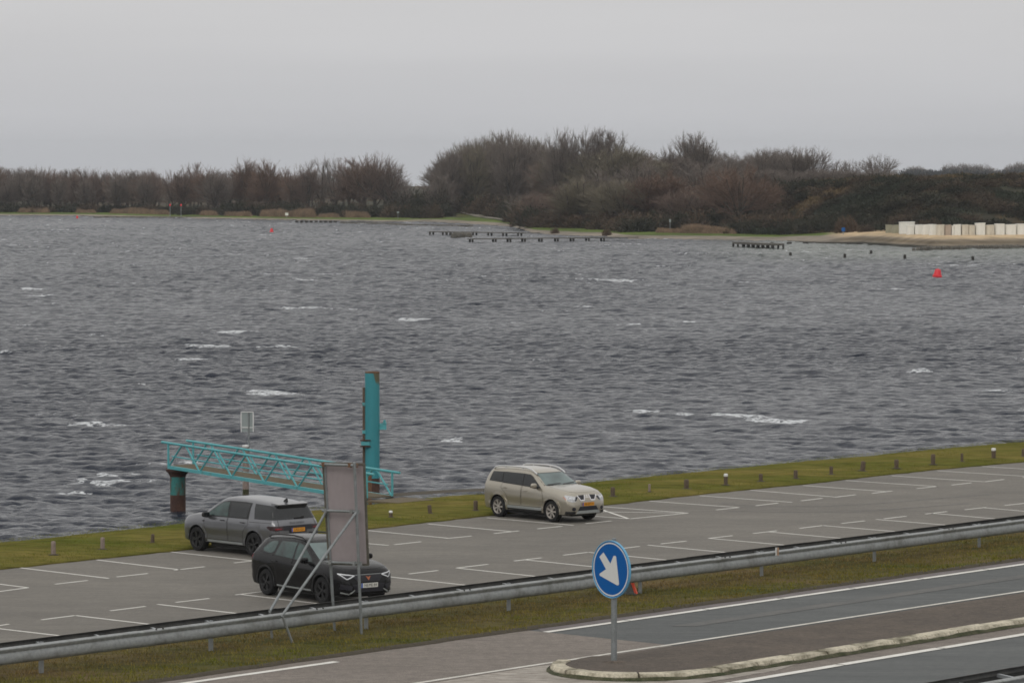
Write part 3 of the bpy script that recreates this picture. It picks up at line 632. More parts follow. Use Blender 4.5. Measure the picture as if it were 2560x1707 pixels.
# ------------------------------------------------------------------ trees
ENV = dict(tall=(.56, .44, .20, 10, 15), broom=(.54, .46, .27, 12, 16), round=(.60, .40, .46, 11, 18), loose=(.60, .40, .33, 7, 10))   # crown centre, half height, radius, limbs, boughs
def grow(seed, kind):
    r = np.random.default_rng(seed); cz, hz_, rw, M, K = ENV[kind]; trunk = MB(); br = MB(); curves = []
    top = np.array([r.uniform(-.03, .03), r.uniform(-.03, .03), cz + .1])
    tp_ = [top * np.array([t, t, 1]) * np.array([1, 1, t]) + np.append(r.normal(0, .006, 2), 0) * (i > 0) for i, t in enumerate(np.linspace(0, 1, 6))]
    for i in range(5): trunk.tube(tp_[i], tp_[i + 1], .023 * (1 - .17 * i), .023 * (1 - .17 * (i + 1)), 6, False)
    def env(n):
        th = r.random(n) * 2 * np.pi; u_ = r.uniform(-.75, 1, n); rd = r.random(n) ** .36; w = np.sqrt(np.clip(1 - u_ ** 2, 0, 1))
        lob = 1 + .13 * np.sin(3 * th + seed) + .10 * np.sin(5 * th + 2 * seed + 3 * u_)
        return np.stack([np.cos(th) * w * rd * rw * lob, np.sin(th) * w * rd * rw * lob, cz + u_ * hz_ * rd * (1 + .05 * np.sin(4 * th + seed))], 1)
    def bez(p0, p1, p2, n): t = np.linspace(0, 1, n + 1)[:, None]; return (1 - t) ** 2 * p0 + 2 * t * (1 - t) * p1 + t * t * p2
    def stem(C_, r0, r1, mb, sides):
        n = len(C_) - 1
        for i in range(n): mb.tube(C_[i], C_[i + 1], r0 + (r1 - r0) * i / n, r0 + (r1 - r0) * (i + 1) / n, sides, False)
    E = env(M * K); lim = env(M); lim = lim * np.array([1.0, 1.0, 1]); mains = []
    for i in range(M):
        T = lim[i]; ph = i * 2.4 + r.random() * .8; up__ = kind in ('tall', 'broom'); rho = rw * (r.uniform(.25, .68) if up__ else r.uniform(.45, .8)); T = np.array([math.cos(ph) * rho, math.sin(ph) * rho, cz + hz_ * (r.uniform(.2, .85) if up__ else r.uniform(.0, .75))])
        z0 = r.uniform(.10, .45) if kind != 'round' else r.uniform(.14, .32); f = z0 / top[2]; p0 = np.array([top[0] * f, top[1] * f, z0]); ctl = p0 + (T - p0) * np.array([.62, .62, .30]) if kind != 'round' else p0 + (T - p0) * np.array([.60, .60, .45])
        ctl = ctl + r.normal(0, .015, 3); C_ = bez(p0, ctl, T, 7); mains.append(C_); stem(C_, .0120, .0040, trunk, 5)
    mains.append(np.array([tp_[0] + (tp_[5] - tp_[0]) * t for t in np.linspace(.3, 1, 8)]))
    for e_ in E:
        d = [np.min(np.linalg.norm(m_[-3:] - e_, axis=1)) for m_ in mains]; m_ = mains[int(np.argmin(d))]
        cand = [q for q in m_[1:] if q[2] < e_[2] - .02]
        p0 = cand[-1 - int(r.integers(0, min(3, len(cand))))] if cand else m_[1]
        ctl = p0 + (e_ - p0) * np.array([.6, .6, .40]) + r.normal(0, .012, 3); C_ = bez(p0, ctl, e_, 5); stem(C_, .0036, .0013, br, 4); curves.append(C_)
        for q in range(5):
            i0 = int(r.integers(2, 6)); b0 = C_[i0]; dr = C_[i0] - C_[i0 - 1]; dr = dr / (np.linalg.norm(dr) + 1e-9); out = b0 - np.array([0, 0, .25 if kind != 'round' else .35]); out = out / (np.linalg.norm(out) + 1e-9)
            dd = dr * .6 + out * .7 + r.normal(0, .38, 3); dd /= np.linalg.norm(dd); L2 = r.uniform(.06, .13); C2 = np.array([b0, b0 + dd * L2 * .5, b0 + dd * L2 + out * .015]); stem(C2, .0013, .0006, br, 3); curves.append(C2)
    A, B = [], []
    for C_ in curves:
        for i in range(len(C_) // 2 - 1 if len(C_) > 3 else 0, len(C_) - 1): A.append(C_[i]); B.append(C_[i + 1])
    A, B = np.array(A), np.array(B); per = {'tall': 7, 'broom': 8, 'round': 8, 'loose': 6}[kind]
    idx = np.repeat(np.arange(len(A)), per); n = len(idx); f = r.random((n, 1)); o = A[idx] * (1 - f) + B[idx] * f; dirb = (B - A)[idx]; dirb /= np.linalg.norm(dirb, axis=1)[:, None] + 1e-9
    out = o - np.array([0, 0, .25]); out /= np.linalg.norm(out, axis=1)[:, None]; dirn = dirb * .6 + out * .5 + r.normal(0, .36, (n, 3)); dirn /= np.linalg.norm(dirn, axis=1)[:, None]
    ln = r.uniform(.03, .072, (n, 1)); side = np.cross(dirn, r.normal(size=(n, 3))); side /= np.linalg.norm(side, axis=1)[:, None]; side *= .00085
    tri = np.stack([o - side, o + side, o + dirn * ln], 1).reshape(-1, 3)
    zmax = float(np.percentile(tri[:, 2], 99.7)); rad = float(np.percentile(np.hypot(tri[:, 0], tri[:, 1]), 97)); k = 1 / zmax
    return np.array(trunk.v) * k, trunk.f, np.array(br.v) * k, br.f, tri * k, rad * k
def mixmesh(name, v, quads, tri=None):
    q = np.array(quads, np.int32); nq = len(q); nt_ = 0 if tri is None else len(tri) // 3
    co = v if tri is None else np.concatenate([v, tri]); lp = q.ravel() if tri is None else np.concatenate([q.ravel(), np.arange(len(v), len(v) + nt_ * 3, dtype=np.int32)])
    me = bpy.data.meshes.new(name); me.vertices.add(len(co)); me.vertices.foreach_set('co', co.astype(np.float32).ravel()); me.loops.add(len(lp)); me.loops.foreach_set('vertex_index', lp.astype(np.int32))
    me.polygons.add(nq + nt_); me.polygons.foreach_set('loop_start', np.concatenate([np.arange(nq) * 4, nq * 4 + np.arange(nt_) * 3]).astype(np.int32)); me.update(calc_edges=True); return me
PROTO = {}
for kind, seeds in dict(tall=(1, 2, 3, 4), broom=(11, 12, 13, 14), round=(21, 22, 23), loose=(31, 32, 33)).items():
    for s_ in seeds:
        tv, tf, bv_, bf, tri, rad = grow(s_, kind)
        PROTO.setdefault(kind, []).append((mixmesh('tree_trunk', tv, tf), mixmesh('tree_crown', bv_, bf, tri), rad))
ZONES = [(-400, 'left of the frame'), (0, 'at the left frame edge'), (90, 'shortly left of the tiny red buoy'), (185, 'just right of the tiny red buoy'), (290, 'halfway to the two masts'), (392, 'around the two red-topped masts'), (486, 'just right of the two masts'), (560, 'left of the small red buoy'),
 (640, 'right above the small red buoy'), (700, 'behind the small white sign'), (790, 'left of the round-topped tree'), (930, 'below the round-topped tree'), (1010, 'at the sky gap'), (1100, 'on the left flank of the dome'), (1180, 'left of the dome centre'), (1240, 'right of the dome centre'), (1310, 'on the right flank of the dome'),
 (1372, 'behind the first olive trees'), (1470, 'below the highest narrow tree'), (1560, 'right of the spreading olive trees'), (1650, 'below the slim single tree'), (1710, 'below the broad-topped tree'), (1780, 'left of the big russet tree'), (1870, 'right of the big russet tree'), (1950, 'below the open round-crowned tree'), (2060, 'left of the sand'),
 (2268, 'above the left end of the huts'), (2340, 'above the middle of the huts'), (2420, 'above the right part of the huts'), (2510, 'at the right frame edge')]
def zone(px):
    r_ = ZONES[0][1]
    for a_, t_ in ZONES:
        if px >= a_: r_ = t_
    return r_
CACHE = {}
def mesh_mat(me, m):
    key = (me.name, m)
    if key not in CACHE:
        c = me.copy(); c.materials.clear(); c.materials.append(MATS[m]); CACHE[key] = c
    return CACHE[key]
def tree(name, kind, px, D, H, wid, m, label, group=None, k=None):
    p = far(px, D, -.15); pr = PROTO[kind][random.randrange(len(PROTO[kind])) if k is None else k]
    o = thing(name, p, label, 'tree', group, random.random() * 6.28)
    s = wid / 2 / pr[2] ; o.scale = (s, s, H)
    t = bpy.data.objects.new('trunk', mesh_mat(pr[0], 'trunk_bark')); COL.objects.link(t); t.parent = o
    c = bpy.data.objects.new('crown', mesh_mat(pr[1], m)); COL.objects.link(c); c.parent = o
    return o
def Htop(px, D, ytop): return CAMH - D * (ytop - HOR) / FPX - float(terr(np.float64(px), np.float64(D)))
SKY = [(-400, 422), (0, 418), (70, 419), (150, 424), (250, 424), (300, 428), (345, 424), (385, 425), (410, 440), (440, 421), (480, 412), (500, 405), (560, 404), (600, 401), (645, 396), (680, 405), (720, 410), (760, 412), (785, 400), (800, 390), (870, 396), (900, 395), (935, 384), (965, 390), (990, 410), (1010, 436), (1030, 440), (1055, 462), (1080, 455), (1092, 420), (1105, 385), (1130, 360), (1170, 338), (1210, 332), (1260, 328), (1310, 330), (1350, 345), (1365, 356), (1385, 332), (1420, 326), (1445, 345), (1470, 325), (1510, 320), (1550, 332), (1600, 342), (1650, 360), (1675, 365), (1700, 355), (1720, 335), (1765, 333), (1785, 372), (1850, 384), (1900, 372), (1930, 368), (1960, 372), (2000, 364), (2040, 368), (2070, 390), (2110, 400), (2150, 395), (2190, 384), (2230, 396), (2255, 420), (2270, 440)]
GL = 'trees in the far left treeline'; GC = 'tall trees in the wood on the far shore'; GD = 'trees behind the dune'
def ht(px, D, f=1.0, dy=0): return Htop(px, D, float(interp(px, SKY)) + dy) * f
rr = random.Random(5)
# dense grove at the far left
px = -90
while px < 392:
    D = float(shoreD(px)) + rr.uniform(38, 80); tree('bare_tree', rr.choice(['tall', 'broom']), px, D, ht(px, D, rr.uniform(.94, 1.02)), rr.uniform(5.5, 8), rr.choice(['twig_brown', 'twig_grey', 'twig_brown']), 'bare brown tree in the even treeline, ' + zone(px), GL); px += rr.uniform(11, 16)
px = -60
while px < 392:
    D = float(shoreD(px)) + rr.uniform(30, 36); tree('bare_tree', 'tall', px, D, ht(px, D, rr.uniform(.72, .9)), rr.uniform(5, 7), 'twig_grey', 'lower bare tree in front of the even treeline, ' + zone(px), GL); px += rr.uniform(60, 80)
px = -80
while px < 1010:    # misty rows farther back
    D = float(shoreD(px)) + rr.uniform(120, 170); tree('bare_tree', rr.choice(['broom', 'loose', 'round']), px, D, max(4, ht(px, D, 1, 14) * rr.uniform(.75, .95)), rr.uniform(8, 11), 'twig_grey', 'hazy bare tree in the back row, ' + zone(px), 'back row of trees on the left shore'); px += rr.uniform(20, 30)
for px_, f, w, kd, m, lb in [(368, 1.0, 6, 'loose', 'twig_grey', 'slim see-through bare tree just left of a gap in the left treeline'), (380, .98, 5, 'loose', 'twig_brown', 'slim forked bare tree beside the small gap in the left treeline'),
    (432, 1.0, 8, 'round', 'twig_brown', 'bare tree with rounded crown behind the two red-topped masts'), (462, .96, 8, 'tall', 'twig_brown', 'second bare tree right of the gap, behind the right red-topped mast')]:
    D = float(shoreD(px_)) + 40; tree('bare_tree', kd, px_, D, ht(px_, D, f), w, m, lb, GL)
px = 486
while px < 780:
    D = float(shoreD(px)) + rr.uniform(36, 70); tree('bare_tree', rr.choice(['tall', 'tall', 'loose']), px, D, ht(px, D, rr.uniform(.74, 1.04)), rr.uniform(5.5, 9), rr.choice(['twig_brown', 'twig_grey', 'twig_red']), 'tall bare tree with upright limbs, ' + zone(px), GL); px += rr.uniform(14, 22)
for px_, f, w, kd, m, lb in [(802, 1.0, 11, 'loose', 'twig_grey', 'wide leaning bare tree with open forked limbs on the left shore'), (838, .97, 9, 'loose', 'twig_grey', 'open bare tree right of the leaning tree on the left shore'),
    (872, 1.0, 10, 'tall', 'twig_brown', 'dark dense bare tree left of the round-topped one on the left shore'), (905, .98, 10, 'tall', 'twig_red', 'reddish dense bare tree beside the round-topped one'),
    (938, 1.0, 13, 'round', 'twig_brown', 'tallest round-topped bare tree ending the left treeline'), (965, .97, 10, 'round', 'twig_brown', 'round bare tree sloping down at the right end of the left treeline'),
    (985, .95, 7, 'loose', 'twig_grey', 'thin pale tree at the very end of the left treeline'), (1012, .92, 6, 'loose', 'twig_grey', 'small thin bare tree standing before the gap in the woods')]:
    D = float(shoreD(px_)) + 42; tree('bare_tree', kd, px_, D, ht(px_, D, f), w, m, lb, GL)
# centre wood
px = 1100
while px < 1372:
    for q in range(2):
        D = float(shoreD(1200)) + 78 + rr.uniform(0, 65); tree('poplar', 'broom', px, D, ht(px, D, rr.uniform(.88, 1.0)) , rr.uniform(8, 12), rr.choice(['twig_grey', 'twig_olive', 'twig_grey']), 'upswept tree in the dome-shaped grove, ' + zone(px), GC)
        px += rr.uniform(8, 14)
px = 1376
while px < 1800:
    D = 835 + rr.uniform(0, 60); tree('poplar', rr.choice(['broom', 'tall', 'broom']), px, D, ht(px, D, rr.uniform(.82, 1.0), 28), rr.uniform(8, 12), rr.choice(['twig_grey', 'twig_brown', 'twig_olive']), 'brown tree of the long wood, ' + zone(px), GC); px += rr.uniform(13, 19)
for px_, w, kd, m, lb in [(1395, 8, 'broom', 'twig_grey', 'pale see-through tree rising just right of the dome-shaped grove'), (1422, 8, 'broom', 'twig_grey', 'second pale see-through tree right of the dome-shaped grove'), (1472, 8, 'broom', 'twig_grey', 'tall pale tree with a split top over the middle of the wood'),
    (1505, 8, 'tall', 'twig_grey', 'highest narrow tree over the middle of the wood'), (1538, 9, 'tall', 'twig_grey', 'tall grey tree just right of the highest one'), (1672, 6, 'tall', 'twig_grey', 'slim single tree left of the broad tree above the wood'), (1722, 9, 'broom', 'twig_grey', 'broad-topped tree standing clear above the right part of the wood'), (1752, 10, 'broom', 'twig_grey', 'broad tree leaning right above the right part of the wood')]:
    D = 850; tree('poplar', kd, px_, D, ht(px_, D, 1.0), w, m, lb, GC)
px = 1800
while px < 1985:
    D = 820 + rr.uniform(0, 50); tree('bare_tree', rr.choice(['round', 'round', 'tall']), px, D, ht(px, D, rr.uniform(.9, .99)), rr.uniform(8, 10), 'twig_grey', 'hazy grey bare tree behind the dune, ' + zone(px), GD); px += rr.uniform(15, 22)
for px_, w, kd, m, lb in [(1910, 9.5, 'round', 'twig_grey', 'round grey tree just left of the open round-crowned tree'), (1985, 9, 'round', 'twig_grey', 'left half of the pair of open round-crowned trees above the dune'), (2032, 9.5, 'round', 'twig_grey', 'big open round-crowned tree with visible limbs above the dune'),
    (2100, 7, 'loose', 'twig_grey', 'low thin tree between the open and the solitary round tree'), (2130, 7, 'loose', 'twig_grey', 'second low thin tree before the solitary round tree'), (2197, 8.5, 'round', 'twig_grey', 'solitary dome-shaped bare tree at the right end of the wood')]:
    D = 800; tree('bare_tree', kd, px_, D, ht(px_, D, 1.0), w, m, lb, GD)
for px_ in range(1880, 2250, 13):
    D = 775 + rr.uniform(0, 20); tree('bare_tree', rr.choice(['broom', 'round']), px_, D, max(3, Htop(px_, D, 428 + rr.uniform(-8, 8))), rr.uniform(5, 8), 'twig_grey', 'low grey tree behind the dune crest, ' + zone(px_), 'low trees behind the dune crest')
# hillside understorey trees in front of the wood
for i, (px_, t, yt, w, kd, m, lb) in enumerate([(1430, 44, 452, 10, 'tall', 'twig_olive', 'olive young tree with two pale stems at the foot of the wood'), (1455, 47, 442, 10, 'broom', 'twig_olive', 'taller olive tree behind the two-stemmed young tree'), (1405, 50, 460, 9, 'broom', 'twig_brown', 'brown tree left of the olive trees at the foot of the wood'),
    (1530, 46, 445, 12, 'round', 'twig_olive', 'spreading olive tree with pale stems at the foot of the wood'), (1560, 52, 448, 11, 'round', 'twig_olive', 'right-hand spreading olive tree at the foot of the wood'), (1500, 60, 420, 12, 'broom', 'twig_grey', 'grey tree filling the slope above the spreading olive tree'),
    (1620, 60, 440, 11, 'tall', 'twig_red', 'reddish tree on the slope right of the olive trees'), (1670, 62, 425, 12, 'tall', 'twig_red', 'tall reddish-brown tree halfway up the slope'), (1700, 50, 470, 10, 'round', 'twig_brown', 'brown rounded tree low on the slope below the broad-topped tree'),
    (1745, 52, 480, 10, 'loose', 'twig_brown', 'thin brown tree left of the big russet one'), (1848, 46, 412, 15, 'round', 'twig_red', 'big russet spreading tree with a dark forked trunk'), (1810, 56, 425, 11, 'tall', 'twig_red', 'reddish tree behind the big russet one'), (1895, 60, 445, 11, 'round', 'twig_red', 'russet tree on the slope right of the big russet one'),
    (1600, 75, 400, 12, 'broom', 'twig_grey', 'grey upright tree in the middle of the slope'), (1760, 80, 400, 12, 'round', 'twig_grey', 'grey round tree high on the slope'), (1345, 50, 478, 9, 'round', 'twig_brown', 'dark forked tree at the foot of the dome-shaped grove'), (1305, 60, 480, 8, 'loose', 'twig_grey', 'thin grey tree at the head of the green slope'),
    (1128, 74, 450, 9, 'broom', 'twig_grey', 'bushy grey tree on the left flank of the dome-shaped grove'), (1105, 44, 430, 7, 'broom', 'twig_grey', 'see-through tree at the left edge of the dome-shaped grove'), (1085, 40, 462, 6, 'loose', 'twig_grey', 'small thin tree left of the dome-shaped grove')]):
    D = float(shoreD(px_)) + t; tree('bare_tree', kd, px_, D, Htop(px_, D, yt), w, m, lb, 'trees on the slope before the wood')

# bushes: domes of short twigs
def bush_mesh(seed, n=1500):
    r = np.random.default_rng(seed); th = r.random(n) * 6.283; ph = np.arccos(r.random(n)); rad = r.random(n) ** .4
    lump = 1 + .28 * np.sin(th * 3 + seed) * np.sin(ph * 2) + .2 * np.sin(th * 5 + seed * 2)
    o = np.stack([np.cos(th) * np.sin(ph), np.sin(th) * np.sin(ph), np.cos(ph)], 1) * (rad * .9 * lump)[:, None]
    d = o / (np.linalg.norm(o, axis=1)[:, None] + 1e-6) + r.normal(size=(n, 3)) * .6 + np.array([0, 0, .5]); d /= np.linalg.norm(d, axis=1)[:, None]
    ln = r.uniform(.12, .28, (n, 1)); s = np.cross(d, r.normal(size=(n, 3))); s /= np.linalg.norm(s, axis=1)[:, None]; s *= .030
    v = np.stack([o - s, o + s, o + d * ln], 1).reshape(-1, 3); v[:, 2] = np.maximum(v[:, 2], -.1)
    me = bpy.data.meshes.new('bush_shape'); me.from_pydata(v.tolist(), [], np.arange(3 * n).reshape(-1, 3).tolist()); me.update(); return me
BUSH = [bush_mesh(s) for s in range(6)]
def bush(px, D, w, h, m, label, group):
    o = bpy.data.objects.new('bush', mesh_mat(random.choice(BUSH), m)); COL.objects.link(o); o.location = far(px, D, -.1)
    o.scale = (w / 2, w / 2, h); o.rotation_euler = (0, 0, random.random() * 6.28); return tag(o, label, 'bush', group)
px = -80
while px < 1110:
    t = rr.uniform(24, 38); 
    bush(px, float(shoreD(px)) + t, rr.uniform(4, 8), rr.uniform(1.2, 2.6) * (1.3 if px > 560 else .85), rr.choice(['bush_dark', 'bush_brown', 'bush_dark']), 'dark bush below the left treeline, ' + zone(px), 'bushes below the left treeline'); px += rr.uniform(10, 17)
px = 1000
while px < 1340:
    bush(px, float(shoreD(px)) + (rr.uniform(68, 80) if 1125 < px < 1300 else rr.uniform(40, 62)), rr.uniform(6, 10), rr.uniform(3, 5.5) * (.8 if 1125 < px < 1300 else 1), rr.choice(['bush_dark', 'bush_brown', 'bush_dark']), 'dark bush below the dome-shaped grove, ' + zone(px), 'bushes below the dome-shaped grove'); px += rr.uniform(9, 15)
for q, (a, b) in enumerate([(34, 44), (46, 60), (62, 85)]):
    px = 1345
    while px < 2000:
        if not (q == 0 and 1740 < px < 1830):
            bush(px, float(shoreD(px)) + rr.uniform(a, b), rr.uniform(4.5, 8.5), rr.uniform(1.8, 3.4), rr.choice(['bush_dark', 'bush_brown', 'bush_russet', 'bush_brown']), ['lowest', 'middle', 'upper'][q] + ' row bush on the brown slope, ' + zone(px), 'bushes on the slope before the wood')
        px += rr.uniform(13, 21)
for px_ in range(1840, 2110, 14):
    bush(px_ + rr.uniform(-3, 3), float(shoreD(px_)) + rr.uniform(30, 36), rr.uniform(4, 6), rr.uniform(1.6, 2.6), 'bush_dark', 'dark evergreen bush behind the green shore strip, ' + zone(px_), 'dark bushes behind the green strip')
bush(2118, float(shoreD(2118)) + 24, 4.4, 2.6, 'bush_russet', 'rounded russet bush standing left of the sand by the blue sign', 'bushes near the sand')
bush(2165, float(shoreD(2165)) + 22, 3, 1.2, 'bush_brown', 'low brown bush on the sand left of the huts', 'bushes near the sand')
bush(1283, float(shoreD(1283)) + 3, 1.4, .9, 'bush_russet', 'small orange reed clump on the spit before the green slope', 'reed clumps on the shore')
bush(1388, float(shoreD(1388)) + 5, 1.7, 1.1, 'bush_russet', 'orange reed clump at the landing of the long jetty', 'reed clumps on the shore')
bush(1517, float(shoreD(1517)) + 4, 1.9, 1.1, 'bush_russet', 'orange reed clump right of the last jetty piles', 'reed clumps on the shore')

# dune scrub: uncountable low growth over the dune face
n = 150000
px = RNG.uniform(1880, 2900, n); t = 26 + 110 * RNG.random(n) ** 1.2; D = shoreD(px) + t; X = (px - 1280) / FPX * D
cl = fbm(X / 5, D / 5, 3); keep = cl + .25 * RNG.random(n) > .50 + np.clip((30 - t) / 10, 0, 1) * .5; px, t, D, X, cl = px[keep], t[keep], D[keep], X[keep], cl[keep]; n = len(px)
z0 = terr(px, D); hh = np.clip((cl - .35) * 2.4, .1, 1.2) * 1.25 * RNG.random(n) ** .5
o = np.stack([X, D, z0 + hh * .75], 1); d = RNG.normal(size=(n, 3)) * .7 + np.array([0, -.15, .8]); d /= np.linalg.norm(d, axis=1)[:, None]
s = np.cross(d, RNG.normal(size=(n, 3))); s /= np.linalg.norm(s, axis=1)[:, None]; s *= RNG.uniform(.06, .16, (n, 1))
v = np.stack([o - s, o + s, o + d * RNG.uniform(.25, .7, (n, 1))], 1).reshape(-1, 3)
nn = fbm(X / 18 + 3, D / 12, 4)[:, None]; cA, cB, cC = np.array([.036, .042, .028]), np.array([.078, .058, .041]), np.array([.16, .115, .062])
topb = np.clip((t - 60) / 25, 0, 1)[:, None]
c = cA * np.clip(1 - (nn - .48) * 6, 0, 1) + cB * (1 - np.clip(1 - (nn - .48) * 6, 0, 1)); oc = np.clip((nn - .66 + topb * .12) * 7, 0, 1); c = c * (1 - oc) + cC * oc
c = c * RNG.uniform(.7, 1.25, (n, 1)); col = np.ones((n, 3, 4)); col[:, :, :3] = c[:, None]
tag(npmesh('dune_scrub', v, np.arange(3 * n).reshape(-1, 3), 'scrub', col=col.reshape(-1, 4), uniform=3), 'dark green and brown scrub covering the dune behind the beach huts', 'scrub', kind='stuff')
for i_ in range(85):
    px_ = rr.uniform(1930, 2600); t_ = rr.uniform(32, 92)
    bush(px_, float(shoreD(px_)) + t_, rr.uniform(3.5, 8), rr.uniform(.8, 1.9), rr.choice(['bush_dark', 'bush_dark', 'bush_brown']), ('lower' if t_ < 55 else 'upper') + ' rounded bush on the dune face, ' + zone(px_ if px_ < 2150 else max(px_, 2268)), 'bushes on the dune face')
# reed beds
def reeds(ranges, label):
    V = []
    for a, b, t0, t1, h, n in ranges:
        p = RNG.uniform(a, b, n); D = shoreD(p) + RNG.uniform(t0, t1, n); X = (p - 1280) / FPX * D; z = terr(p, D)
        env = .45 + .65 * fbm(X / 2.5, D / 9, 3); edge_ = np.clip(np.minimum(p - a, b - p) / (.05 * (b - a) + 4) + .35 * fbm(X / 1.5, D, 2), .2, 1)
        H = h * env * edge_ * RNG.uniform(.6, 1.1, n); lean = RNG.normal(size=(n, 2)) * .25
        w = .05; o = np.stack([X, D, z], 1); V.append(np.stack([o - [w, 0, 0], o + [w, 0, 0], o + np.stack([lean[:, 0], lean[:, 1], H], 1)], 1).reshape(-1, 3))
    v = np.concatenate(V); return tag(npmesh('reed_bed', v, np.arange(len(v)).reshape(-1, 3), 'reed', uniform=3), label, 'reeds', kind='stuff')
reeds([(45, 125, 20, 24, 1.4, 1500), (190, 240, 20, 24, 1.2, 700), (275, 425, 20, 25, 1.7, 3200), (500, 545, 20, 24, 1.5, 800), (560, 630, 18, 22, 1.4, 1300)], 'orange-brown reeds growing under the far left treeline')
reeds([(650, 705, 18, 24, 1.8, 2600), (690, 790, 18, 24, 2.3, 3600), (795, 850, 20, 24, 1.1, 1100), (850, 925, 22, 27, 2.0, 2400)], 'tall orange reeds around the small white sign on the left shore')
reeds([(1700, 1840, 28, 32, 1.8, 3600), (1640, 1705, 29, 32, 1.0, 1000)], 'orange-brown reeds behind the green strip left of the square jetty')
# blue-grey distant trees at the right horizon
px = 2268; rr2 = random.Random(9)
while px < 2600:
    D = 2050; y = float(interp(px, [(2268, 422), (2290, 412), (2320, 424), (2345, 428), (2360, 420), (2375, 405), (2390, 424), (2395, 405), (2420, 406), (2445, 405), (2460, 408), (2480, 422), (2510, 425), (2525, 412), (2560, 398), (2600, 395)]))
    o = tree('distant_tree', rr2.choice(['round', 'tall', 'broom']), px, D, Htop(px, D, y + rr2.uniform(-2, 6)), rr2.uniform(6, 10), 'twig_grey', 'misty blue-grey tree on the far horizon, ' + zone(px), 'misty trees on the horizon'); px += rr2.uniform(7, 12)
for px in range(2262, 2640, 11):
    o = bush(px, 2000, 16, Htop(px, 2000, 429 + rr2.uniform(-3, 3)), 'far_wood', 'misty low hedge on the far horizon, ' + zone(px), 'misty hedges on the horizon')
    o.name = 'distant_bush'

# ------------------------------------------------------------------ far objects
# beach huts stored in a row
huts = [(1188, 1240, 750, 830, 'hut_khaki', 'first khaki beach hut at the left end of the stored row'), (1243, 1300, 752, 832, 'hut_khaki', 'second khaki beach hut, left of the tall white one'), (1303, 1430, 726, 835, 'hut_white', 'tallest wide white beach hut near the left end of the row'),
    (1366, 1425, 758, 838, 'hut_white', 'small white beach hut standing in front of the tallest one'), (1432, 1492, 750, 841, 'hut_white', 'white beach hut just right of the small one in front'), (1494, 1550, 749, 842, 'hut_white', 'white beach hut left half of a joined pair'), (1553, 1613, 746, 843, 'hut_white', 'clean white beach hut left of the cream one'),
    (1615, 1678, 750, 845, 'hut_cream', 'cream beach hut left of the tan one'), (1681, 1735, 752, 847, 'hut_tan', 'only tan-coloured beach hut of the row'), (1737, 1757, 755, 848, 'hut_white', 'narrow white beach hut squeezed right of the tan one'), (1759, 1819, 748, 850, 'hut_white', 'white beach hut with slanting roof between tan and cream huts'),
    (1821, 1880, 750, 852, 'hut_cream', 'cream beach hut left of the second cream one'), (1883, 1937, 752, 852, 'hut_cream', 'second cream beach hut, left of the tall white one in mid-row'), (1940, 2022, 735, 854, 'hut_white', 'tall white beach hut in the middle of the right part of the row'), (2025, 2097, 752, 852, 'hut_cream', 'cream-white beach hut right of the tall mid-row hut'),
    (2105, 2185, 741, 850, 'hut_white', 'broad white beach hut with a dark gap on both sides'), (2190, 2280, 748, 852, 'hut_white', 'wide white beach hut, second from the right frame edge'), (2284, 2375, 743, 848, 'hut_white', 'white beach hut cut by the right frame edge')]
for n_, (x0, x1, yt, yb, m, lb) in enumerate(huts):
    a, b, yt, yb = 1860 + x0 / 3.36, 1860 + x1 / 3.36, 340 + yt / 3.36, 340 + yb / 3.36
    D = float(shoreD((a + b) / 2)) + (22 if n_ != 3 else 19); 
    w = (b - a) / FPX * D; h = (yb - yt) / FPX * D * 1.06; d = min(2.2, max(1.5, w))
    p = Vector((((a + b) / 2 - 1280) / FPX * D, D, CAMH - D * (yb - HOR) / FPX))
    o = thing('beach_hut', p, lb, 'beach hut', 'beach huts stored in a row on the sand', R(rr.uniform(-4, 4)))
    q = MB(); q.mat(m); q.box((0, 0, h * .47 + .08), (w * .96, d, h * .86)); 
    for k_ in range(1, max(2, int(w / .45))): q.box((-w * .48 + k_ * w * .96 / max(2, int(w / .45)), -d / 2 - .005, h * .47 + .08), (.04, .03, h * .82))
    q.build('wall', o)
    rf = MB().mat(m); s = .10 if n_ % 3 else -.06
    rf.prism([(-w / 2, h * .90 + .07), (w / 2, h * .90 + .07), (w / 2, h * .94 + .07 + max(0, s) * .5), (-w / 2, h * .94 + .07 + max(0, -s) * .5)], d + .12, Matrix.Translation((0, d / 2 + .06, 0)) @ Matrix.Rotation(math.pi / 2, 4, 'X')); rf.build('roof', o)
    sk = MB().mat('hut_dark'); sk.box((-w * .35, 0, -.06), (.14, d * .9, .26)); sk.box((w * .35, 0, -.06), (.14, d * .9, .26)); sk.build('skid', o)
# jetties
def jetty(name, a, b, w, deckz, piles, label, pr=.16, pair=True, th=.22):
    A, B = G(*a, deckz), G(*b, deckz); o = thing(name, (A.x, A.y, WZ), label, 'jetty'); d = (B - A).normalized(); x = Vector((-d.y, d.x, 0)); O = Vector((A.x, A.y, WZ))
    m = MB().mat('jetty_wood'); m.beam(A - O, B - O, w, th); m.build('deck', o)
    for t in piles:
        p = A.lerp(B, t)
        for s in ((-1, 1) if pair else (0,)):
            q = p + x * s * w * .42; m = MB().mat('pile_dark'); m.tube((q.x - O.x, q.y - O.y, -2.5), (q.x - O.x, q.y - O.y, deckz - WZ - th / 2), pr, n=8); m.build('pile', o)
    return o
def frac(a, b, xs): return [(x - a) / (b - a) for x in xs]
jetty('jetty', (1077, 579.5), (1345, 583), 1.2, -.62, frac(1077, 1345, [1079, 1112, 1122, 1132, 1152, 1188, 1226, 1263, 1300]), 'far long low jetty with dark piles left of the rocky islet', .17, th=.15)
